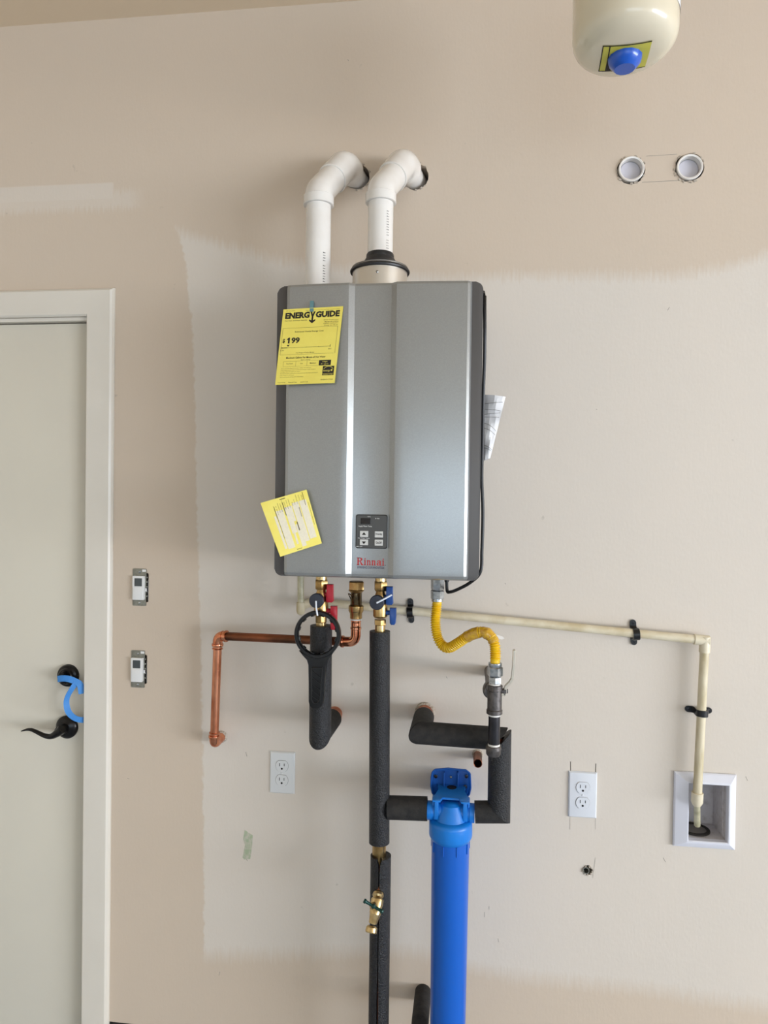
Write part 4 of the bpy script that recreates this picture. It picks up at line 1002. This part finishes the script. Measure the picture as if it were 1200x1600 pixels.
# ---- outlets
def outlet(c, wpx, hpx, mt, label, tilt=0):
    t = thing('power_outlet', (c.x, 0, c.z), label, 'outlet', 'white duplex outlets')
    W, H = wpx/2, hpx/2; cx_, cz_ = c.x, c.z
    mb = MB(); lev = [((W, H), -.0003), ((W, H), -.0015), ((W-.003, H-.003), -.0055), ((W-.005, H-.005), -.006)]
    rw = [[mb.bm.verts.new((cx_+sx*a, y, cz_+sz*b2)) for sx, sz in ((-1, -1), (1, -1), (1, 1), (-1, 1))] for (a, b2), y in lev]
    for a, b_ in zip(rw, rw[1:]): mb.link(a, b_)
    mb.face(rw[-1]); mb.face(rw[0][::-1]); mb.build('cover_plate', mt, t, angle=20)
    for s_ in (-1, 1):
        zc = cz_+s_*.0195; r_ = .0172
        pts = []
        for k in range(32):
            a = 2*math.pi*k/32; pts.append((cx_+r_*math.cos(a), zc+max(-.0142, min(.0142, r_*math.sin(a)))))
        g = MB(); g.prism([(cx_+(p_[0]-cx_)*1.035, zc+(p_[1]-zc)*1.035) for p_ in pts], -.0063, -.0055); gp = g.build('socket_gap', M['ink_grey'], t)
        g = MB(); g.prism(pts, -.0080, -.0055, bev=.0006, seg=1); sk = g.build('socket', mt, t)
        g = MB()
        for dx, hh_ in ((-.0065, .0085), (.0065, .0070)): g.box((cx_+dx-.0, -.00802, zc+.0035), (.0017, .0006, hh_))
        g.lathe((cx_, -.0078, zc-.0072), (0, -1, 0), [(0, .0027), (.0006, .0027)], 12)
        g.build('slots', M['slot'], sk, smooth=False)
    MB().lathe((cx_, -.006, cz_), (0, -1, 0), [(0, .003), (.001, .003), (.0014, .002)], 14).build('screw', mt, t)
outlet(at(441.5, 1206.5), .0695, .1135, M['plate_warm'], 'white duplex wall outlet beneath the foam pipe, left of centre')
rc_ = at(910, 1241)
outlet(rc_, .0715, .1185, M['plate'], 'white duplex wall outlet at right with cut marks above it')
# knife cuts in the drywall round the right outlet and the capped pipes: parts of the wall
def cutline(a, b_, w_=.0012, name='cut_line', mt=None):
    a, b_ = at(*a), at(*b_); d_ = (b_-a).normalized(); n_v = Vector((-d_.z, 0, d_.x))*w_/2
    mb = MB(); mb.prism([((a+n_v).x, (a+n_v).z), ((b_+n_v).x, (b_+n_v).z), ((b_-n_v).x, (b_-n_v).z), ((a-n_v).x, (a-n_v).z)], -.0004, .0005)
    o = mb.build(name, mt or M['gap'], None, smooth=False); o.parent = wall
    return o
cutline((891.6, 1190), (891.6, 1206)); cutline((931, 1193), (930.5, 1208), .0014)
cutline((890.5, 1276), (890.5, 1296), .0006, mt=M['ink_grey']); cutline((930.2, 1278), (930.2, 1296), .0005, mt=M['ink_grey']); cutline((930.2, 1340), (926, 1372), .0005, mt=M['ink_grey'])
cutline((1003, 285), (1060, 282), .0007, mt=M['ink_grey']); cutline((1010, 244), (1058, 241), .0005, mt=M['ink_grey'])
for a, b_ in (((757, 1425), (757, 1433)), ((764, 1416), (764, 1421)), ((656, 1548), (656, 1555)), ((1036, 1340), (1040, 1347)), ((344, 1518), (342, 1524)), ((543, 93), (545, 95)), ((1043, 485), (1046, 480)), ((199, 1216), (202, 1217)), ((385, 1343), (387, 1345)), ((697, 1057), (699, 1060)), ((789, 911), (790, 913)), ((778, 1466), (779, 1472)), ((384, 1175), (386, 1182)), ((931, 639), (933, 640)), ((1165, 1213), (1168, 1220))):
    cutline(a, b_, .0011, 'nick', M['nick'])

# ---- timer switches
def switch(c, label):
    t = thing('timer_switch', (c.x, 0, c.z), label, 'switch', 'uncovered timer switches beside the door')
    mb = MB(); W, H = .0195, .0515
    mb.prism(rrect(c.x-W, c.z-H, c.x+W, c.z+H, .002), -.0022, -.0004)
    mb.build('mounting_strap', M['zinc_plate'], t, label='bare metal mounting strap')
    mb = MB(); mb.box((c.x+.0235, .01, c.z-.008), (.004, .022, .060), .0008, 1); mb.build('device_body', M['black'], t, label='black device body in the gap')
    mb = MB(); mb.box((c.x-.0205, .012, c.z-.003), (.0015, .024, .066)); mb.build('device_side', M['black'], t, label='black side of the device in the gap')
    mb = MB()
    for k in range(5): mb.box((c.x+W+.0016, -.0015, c.z+.028-.013*k), (.003, .002, .004), .0004, 1)
    mb.build('side_tab', M['zinc_plate'], t)
    bx_ = MB(); bx_.box((c.x+.0195, -.004, c.z-.006), (.004, .004, .009), .0005, 1); bx_.build('slide_tab', M['switch'], t)
    mb = MB(); mb.prism(rrect(c.x-.0165, c.z-.034, c.x+.0165, c.z+.032, .0015), -.0105, -.002, bev=.0012); fr_ = mb.build('switch_frame', M['switch'], t)
    mb = MB(); mb.prism(rrect(c.x-.0105, c.z+.004, c.x+.0110, c.z+.026, .001), -.0112, -.0100); mb.build('screen', M['lcdg'], fr_, label='grey lcd screen')
    mb = MB(); mb.prism(rrect(c.x-.0130, c.z-.030, c.x+.0130, c.z+.002, .001), -.0125, -.0100, bev=.0008); mb.build('paddle', M['switch'], fr_)
    for dz in (.043, -.043): MB().lathe((c.x, -.002, c.z+dz), (0, -1, 0), [(0, .0032), (.0012, .003), (.0016, .0018)], 12).build('screw', M['steel'], t)
    mb = MB(); mb.prism(rrect(c.x+.008, c.z+.043, c.x+.0185, c.z+.0495, .0008), -.0030, -.0020); mb.build('white_tag', M['switch'], t)
switch(SW[0][0], 'upper uncovered white timer switch right of the door casing')
switch(SW[1][0], 'lower uncovered white timer switch right of the door casing')

# ---- capped pipes and broken conduit
for c, nm in ((C1, 'left of the two white capped pipe ends set flush in wall, upper right'), (C2, 'right of the two white capped pipe ends set flush in wall, upper right')):
    t = thing('capped_pipe', (c.x, 0, c.z), nm, 'pipe', 'capped pipe ends in the wall')
    MB().lathe((c.x, .05, c.z), (0, -1, 0), [(0, .0315), (.055, .0318), (.0565, .030), (.0555, .0265), (.034, .0260)], 40, cap=False).build('pipe_rim', M['pvc'], t)
    MB().lathe((c.x, .019, c.z), (0, -1, 0), [(0, .0260), (.006, .0258), (.0075, .024)], 36).build('pipe_cap', M['cap_shade'], t, label='inner cap greyed for recess shade')
t = thing('conduit_stub', (SMALL.x, 0, SMALL.z), 'small broken conduit end in a ragged hole beneath the right outlet', 'pipe')
MB().lathe((SMALL.x-.001, .03, SMALL.z+.001), (-.1, -1, 0), [(0, .0085), (.034, .0085), (.034, .0065), (.012, .006)], 18, cap=False).build('tube', M['zinc_plate'], t)
MB().lathe((SMALL.x-.001, .028, SMALL.z+.001), (-.1, -1, 0), [(0, .0070), (.008, .0070)], 14).build('bore', M['slot'], t)
rd = random.Random(3); ch_ = MB()
for k in range(9):
    a = 2*math.pi*k/9+rd.uniform(-.2, .2); ch_.box((SMALL.x+.0125*math.cos(a), -.001, SMALL.z+.011*math.sin(a)), (rd.uniform(.003, .006), .003, rd.uniform(.002, .005)), rot=Matrix.Rotation(a, 3, 'Y'))
ch_.build('plaster_crumbs', M['gypsum'], t)
def ragged(c, r, name, seed):
    rd = random.Random(seed); mb = MB()
    for k in range(16):
        if rd.random() < .35: continue
        a = 2*math.pi*k/16+rd.uniform(-.1, .1)
        mb.box((c.x+r*math.cos(a), -.0006, c.z+r*math.sin(a)), (rd.uniform(.002, .006), .002, rd.uniform(.004, .010)), .0004, 1, rot=Matrix.Rotation(-a+rd.uniform(-.4, .4), 3, 'Y'))
    o = mb.build(name, M['gypsum'], None); o.parent = wall
ragged(C1, .0355, 'torn_edge', 1); ragged(C2, .0365, 'torn_edge', 2); ragged(H1, .0355, 'torn_edge', 3); ragged(H2, .0365, 'torn_edge', 4)

# green paint smear: part of the wall
g = [at(px, py) for px, py in ((382, 1296), (388, 1301), (395, 1305), (394, 1322), (391, 1342), (382, 1343), (379, 1340), (383, 1320), (380, 1312))]
mb = MB(); mb.prism([(p.x, p.z) for p in g], -.0005, .0003); o = mb.build('green_smear', M['greenish'], None, smooth=False); o.parent = wall; o['label'] = 'pale green smear'

# ---- foam covered elbow at the bottom edge
c = at(657, 1588, .10)
t = thing('foam_pipe_end', (at(656, 1590, 0).x, 0, at(656, 1575, 0).z), 'dark foam pipe poking from wall at bottom edge between foam pipe and blue filter', 'pipe')
zc = at(657, 1601, .12).z
MB().tube(bend([Vector((c.x, -.0005, zc)), Vector((c.x, -.12, zc)), Vector((c.x, -.12, .0005))], .02, 8), .0215, 24).build('foam_sleeve', M['foam_smooth'], t)

# ---- tank, upper right
TD = .46; tx = at(976, 60, TD).x; ty = -TD
rT = .5*(at(1058, 60, TD).x-at(894, 60, TD).x)
zbt = at(972, 119.5, TD-rT*.84).z-.0125
zr = at(976, 52, TD).z-.005     # shoulder height
t = thing('expansion_tank', (tx, ty, zbt), 'cream white expansion tank with blue cap hanging at the top right', 'tank')
pr = [(0, .0001), (.0004, rT*.30), (.0015, rT*.46), (.0035, rT*.60), (.0065, rT*.72), (.0105, rT*.81), (.0155, rT*.88), (.022, rT*.94), (.030, rT*.98), (.040, rT), (.078, rT*1.001), (.20, rT*1.004), (.26, rT*.97), (.29, rT*.85), (.31, rT*.6), (.318, rT*.3), (.32, .02)]
MB().lathe((tx, ty, zbt), (0, 0, 1), pr, 64, cap=False).build('tank_shell', M['tank'], t, angle=60)
MB().tube([(tx, ty, zbt+.315), (tx, ty, ZC-.001)], .012, 16).build('hanger_pipe', M['copper'], t)
cx2 = tx+.001
cap_ = MB(); cap_.lathe((cx2, ty, zbt+.001), DN, [(0, .032), (.004, .0315), (.012, .029), (.018, .023), (.0215, .020), (.0225, .019), (.0225, .0001)], 14, cap=False); cap_.build('valve_cap', M['blue_cap'], t, label='blue plastic valve cap')
st = MB(); sx = rT*.47
def domez(x_, y_):
    r_ = math.hypot(x_, y_)
    for (h1, r1), (h2, r2) in zip(pr, pr[1:]):
        if r_ <= r2: return h1+(h2-h1)*(r_-r1)/max(r2-r1, 1e-6)
    return .1
ang = math.radians(-4)
def stf(u, v, e=0):
    x_, y_ = (u-.5)*2*sx*.96, (v-.5)*2*sx*.88
    xr = x_*math.cos(ang)-y_*math.sin(ang); yr = x_*math.sin(ang)+y_*math.cos(ang)
    return Vector((tx+xr, ty+yr, zbt+domez(xr, yr)-.0008-e))
put_quad(st, stf, 0, 0, 1, 1, 8, 8); st.build('warning_sticker', M['stickerY'], t, label='yellow sticker around the cap')
sl = MB(); sf = lambda u, v, e=0: stf(u, v, .0004)
for q in ((0, 0, 1, .03), (0, .97, 1, 1), (0, 0, .02, 1), (.14, 0, .165, 1), (.165, .55, .26, .97)): put_quad(sl, sf, *q, 6, 6)
for k in range(7): put_quad(sl, sf, .56+.03*k, .84, .575+.03*k, .95, 1, 2)
sl.build('sticker_print', M['ink'], t, smooth=False)
wl = MB(); g = []
for zz_ in (.066, .20):
    g.append([wl.bm.verts.new((tx+(rT*1.004+.0006)*math.cos(a), ty+(rT*1.004+.0006)*math.sin(a), zbt+zz_)) for a in [math.radians(-80+110*k/16) for k in range(17)]])
for i in range(16): wl.face([g[0][i], g[0][i+1], g[1][i+1], g[1][i]])
wl.build('white_label', M['paperW'], t, label='white paper label on tank side')
tp = MB()
def tf(u, v, e=0):
    a = math.radians(-78+90*u); r_ = rT*1.004+.0009
    return Vector((tx+r_*math.cos(a), ty+r_*math.sin(a), zbt+.074+.06*v))
put_text(tp, tf, 'EXPANSION TANK', .15, .0, .85, .14, .01); tp.build('label_print', M['ink'], t, smooth=False)

# ---- door hardware and tape
dc = at(103, 1057, 0); lc = at(101, 1138, 0)
DY = .0148
t = door
def dparent(mb, name, mt, par=None, label=None):
    o = mb.build(name, mt, None, label=label); o.parent = par or door; return o
db = dparent(MB().lathe((dc.x, DY, dc.z), (0, -1, 0), [(0, .0315), (.006, .0315), (.011, .029), (.014, .023), (.020, .021), (.022, .019)], 40), 'deadbolt', M['blackmetal'], label='black round deadbolt')
thn = MB(); thn.prism(rrect(dc.x-.004, dc.z-.017, dc.x+.004, dc.z+.017, .003), DY-.034, DY-.020, bev=.001); dparent(thn, 'thumb_turn', M['blackmetal'], db)
ro = dparent(MB().lathe((lc.x, DY, lc.z), (0, -1, 0), [(0, .0325), (.005, .0325), (.010, .029), (.013, .022), (.016, .014), (.045, .0125)], 40), 'door_handle', M['blackmetal'], label='black lever handle')
LD = .035
lpts = [(97, 1139), (90, 1145), (80, 1150.5), (70, 1149.5), (60, 1145), (50, 1140.5), (42, 1140), (33, 1142.5)]
lr = [7.5, 6.8, 4.8, 3.9, 3.4, 2.9, 2.1, .8]
sp_ = spline([at(px, py, LD) for px, py in lpts], 6)
rad = []
for i in range(len(sp_)):
    f_ = i/6; k = min(int(f_), 6); rad.append(m_(lr[k]+(lr[k+1]-lr[k])*(f_-k), LD))
lev_ = MB().tube(sp_, rad, 16); dparent(lev_, 'lever', M['blackmetal'], ro)
# blue tape loop
t = thing('blue_tape', at(90, 1062, .02), 'blue strip of tape looped from the deadbolt to the door edge', 'tape')
def ribbon(pts, w, tw, name):
    mb = MB(); sp_ = spline([at(*p) for p in pts], 8); n_ = len(sp_); rows = []
    for i, p_ in enumerate(sp_):
        d_ = (sp_[min(i+1, n_-1)]-sp_[max(i-1, 0)]).normalized()
        f_ = i/(n_-1)*(len(tw)-1); k = min(int(f_), len(tw)-2); a = math.radians(tw[k]+(tw[k+1]-tw[k])*(f_-k))
        side = Vector((-d_.z, 0, d_.x)).normalized(); v_ = side*math.cos(a)+Vector((0, 1, 0))*math.sin(a)
        nr = d_.cross(v_).normalized()*.0004; h_ = v_*w/2
        rows.append([mb.bm.verts.new(q) for q in (p_+h_+nr, p_-h_+nr, p_-h_-nr, p_+h_-nr)])
    for a, b_ in zip(rows, rows[1:]): mb.link(a, b_)
    mb.face(rows[0]); mb.face(rows[-1][::-1]); mb.build(name, M['bluetape'], t)
ribbon([(90, 1061, .024), (98, 1060, .026), (108, 1061, .024), (118, 1065, .018), (125, 1070, .014), (128, 1084, .012)], .017, [10, 0, 15, 25, 40, 30], 'tape_end')
ribbon([(120, 1066, .016), (112, 1077, .024), (105, 1090, .028), (104, 1102, .028), (108, 1114, .026), (117, 1122, .020), (128, 1125, .012), (136, 1123, .004)], .016, [30, 55, 62, 50, 25, 5, 0, 0], 'tape_loop')
ribbon([(137, 1107, .0005), (135, 1113, .001), (133, 1121, .002)], .009, [60, 60, 40], 'tape_tail')

# ---- power cord and manual beside the heater
t = heater
hx = hx1+.0045
pts = [(750.5, 463, .20), (755, 480, .21), (757.5, 520, .21), (757, 560, .20), (755, 620, .19), (751, 680, .17), (748.5, 715, .16), (752.5, 750, .16), (754.5, 800, .16), (753, 860, .165), (748, 893, .17), (735, 910, .165), (715, 921, .15), (703, 925, .14), (698.5, 922, .135), (698, 908, .13)]
sp_ = []
for p_ in pts:
    q = at(*p_)
    if p_[1] < 900: q.x = max(q.x, hx)
    sp_.append(q)
sp_[-1].z = HZB-.0005
crd = MB().tube(spline(sp_, 8), .0040, 10).build('power_cord', M['cord'], t, label='thin black power cord')
MB().tube([sp_[0]+Vector((-.003, 0, .004)), sp_[0]+Vector((-.0035, .01, .012))], .0045, 12).build('clip', M['cord'], crd)
MB().lathe((sp_[-1].x, sp_[-1].y, HZB-.0002), DN, [(0, .007), (.004, .007), (.006, .006), (.018, .0055), (.020, .004)], 14).build('strain_relief', M['cord'], crd)
# rolled manual
t = thing('paper_manual', at(760, 700, .12), 'crumpled white paper manual tucked behind right side of the heater', 'paper')
def man_f(u, v, e=0):
    a = at(748, 617, .11); b_ = at(790, 620, .13); c_ = at(766, 716, .13); d_ = at(749, 722, .11)
    p_ = (a*(1-u)+b_*u)*v+(d_*(1-u)+c_*u)*(1-v)
    p_.x = max(p_.x, hx1+.001+.004*u)
    w_ = .0022*math.sin(9*v+4*u)+.0012*math.sin(17*v-6*u)+.0006*math.sin(21*u+11*v)
    return p_ + Vector((0, w_-.012*math.sin(math.pi*u)+e, 0))
mb = MB(); put_quad(mb, man_f, 0, 0, 1, 1, 10, 26); put_quad(mb, lambda u, v: man_f(u, v, .014*math.sin(math.pi*u)+.002), 0, 0, 1, 1, 10, 26); mb.build('pages', M['paperW'], t, angle=14)
mb = MB(); rd = random.Random(8)
mf = lambda u, v, e=0: man_f(u, v, -.0008)
for v_, s_ in ((.86, .05), (.78, -.02), (.70, .04), (.66, .0), (.58, -.16), (.50, -.14), (.24, -.12), (.20, -.1)):
    put_poly(mb, mf, [(.1, v_), (.9, v_+s_), (.9, v_+s_+.006), (.1, v_+.006)]) if False else [put_quad(mb, lambda u, v, v_=v_, s_=s_: mf(u, v_+s_*u*u+.006*v), .05+.18*k, 0, .22+.18*k, 1, 3, 1) for k in range(5)]
mb.build('page_lines', M['ink_grey'], t, smooth=False)

for o in bpy.data.objects:
    if 'org' in o: del o['org']
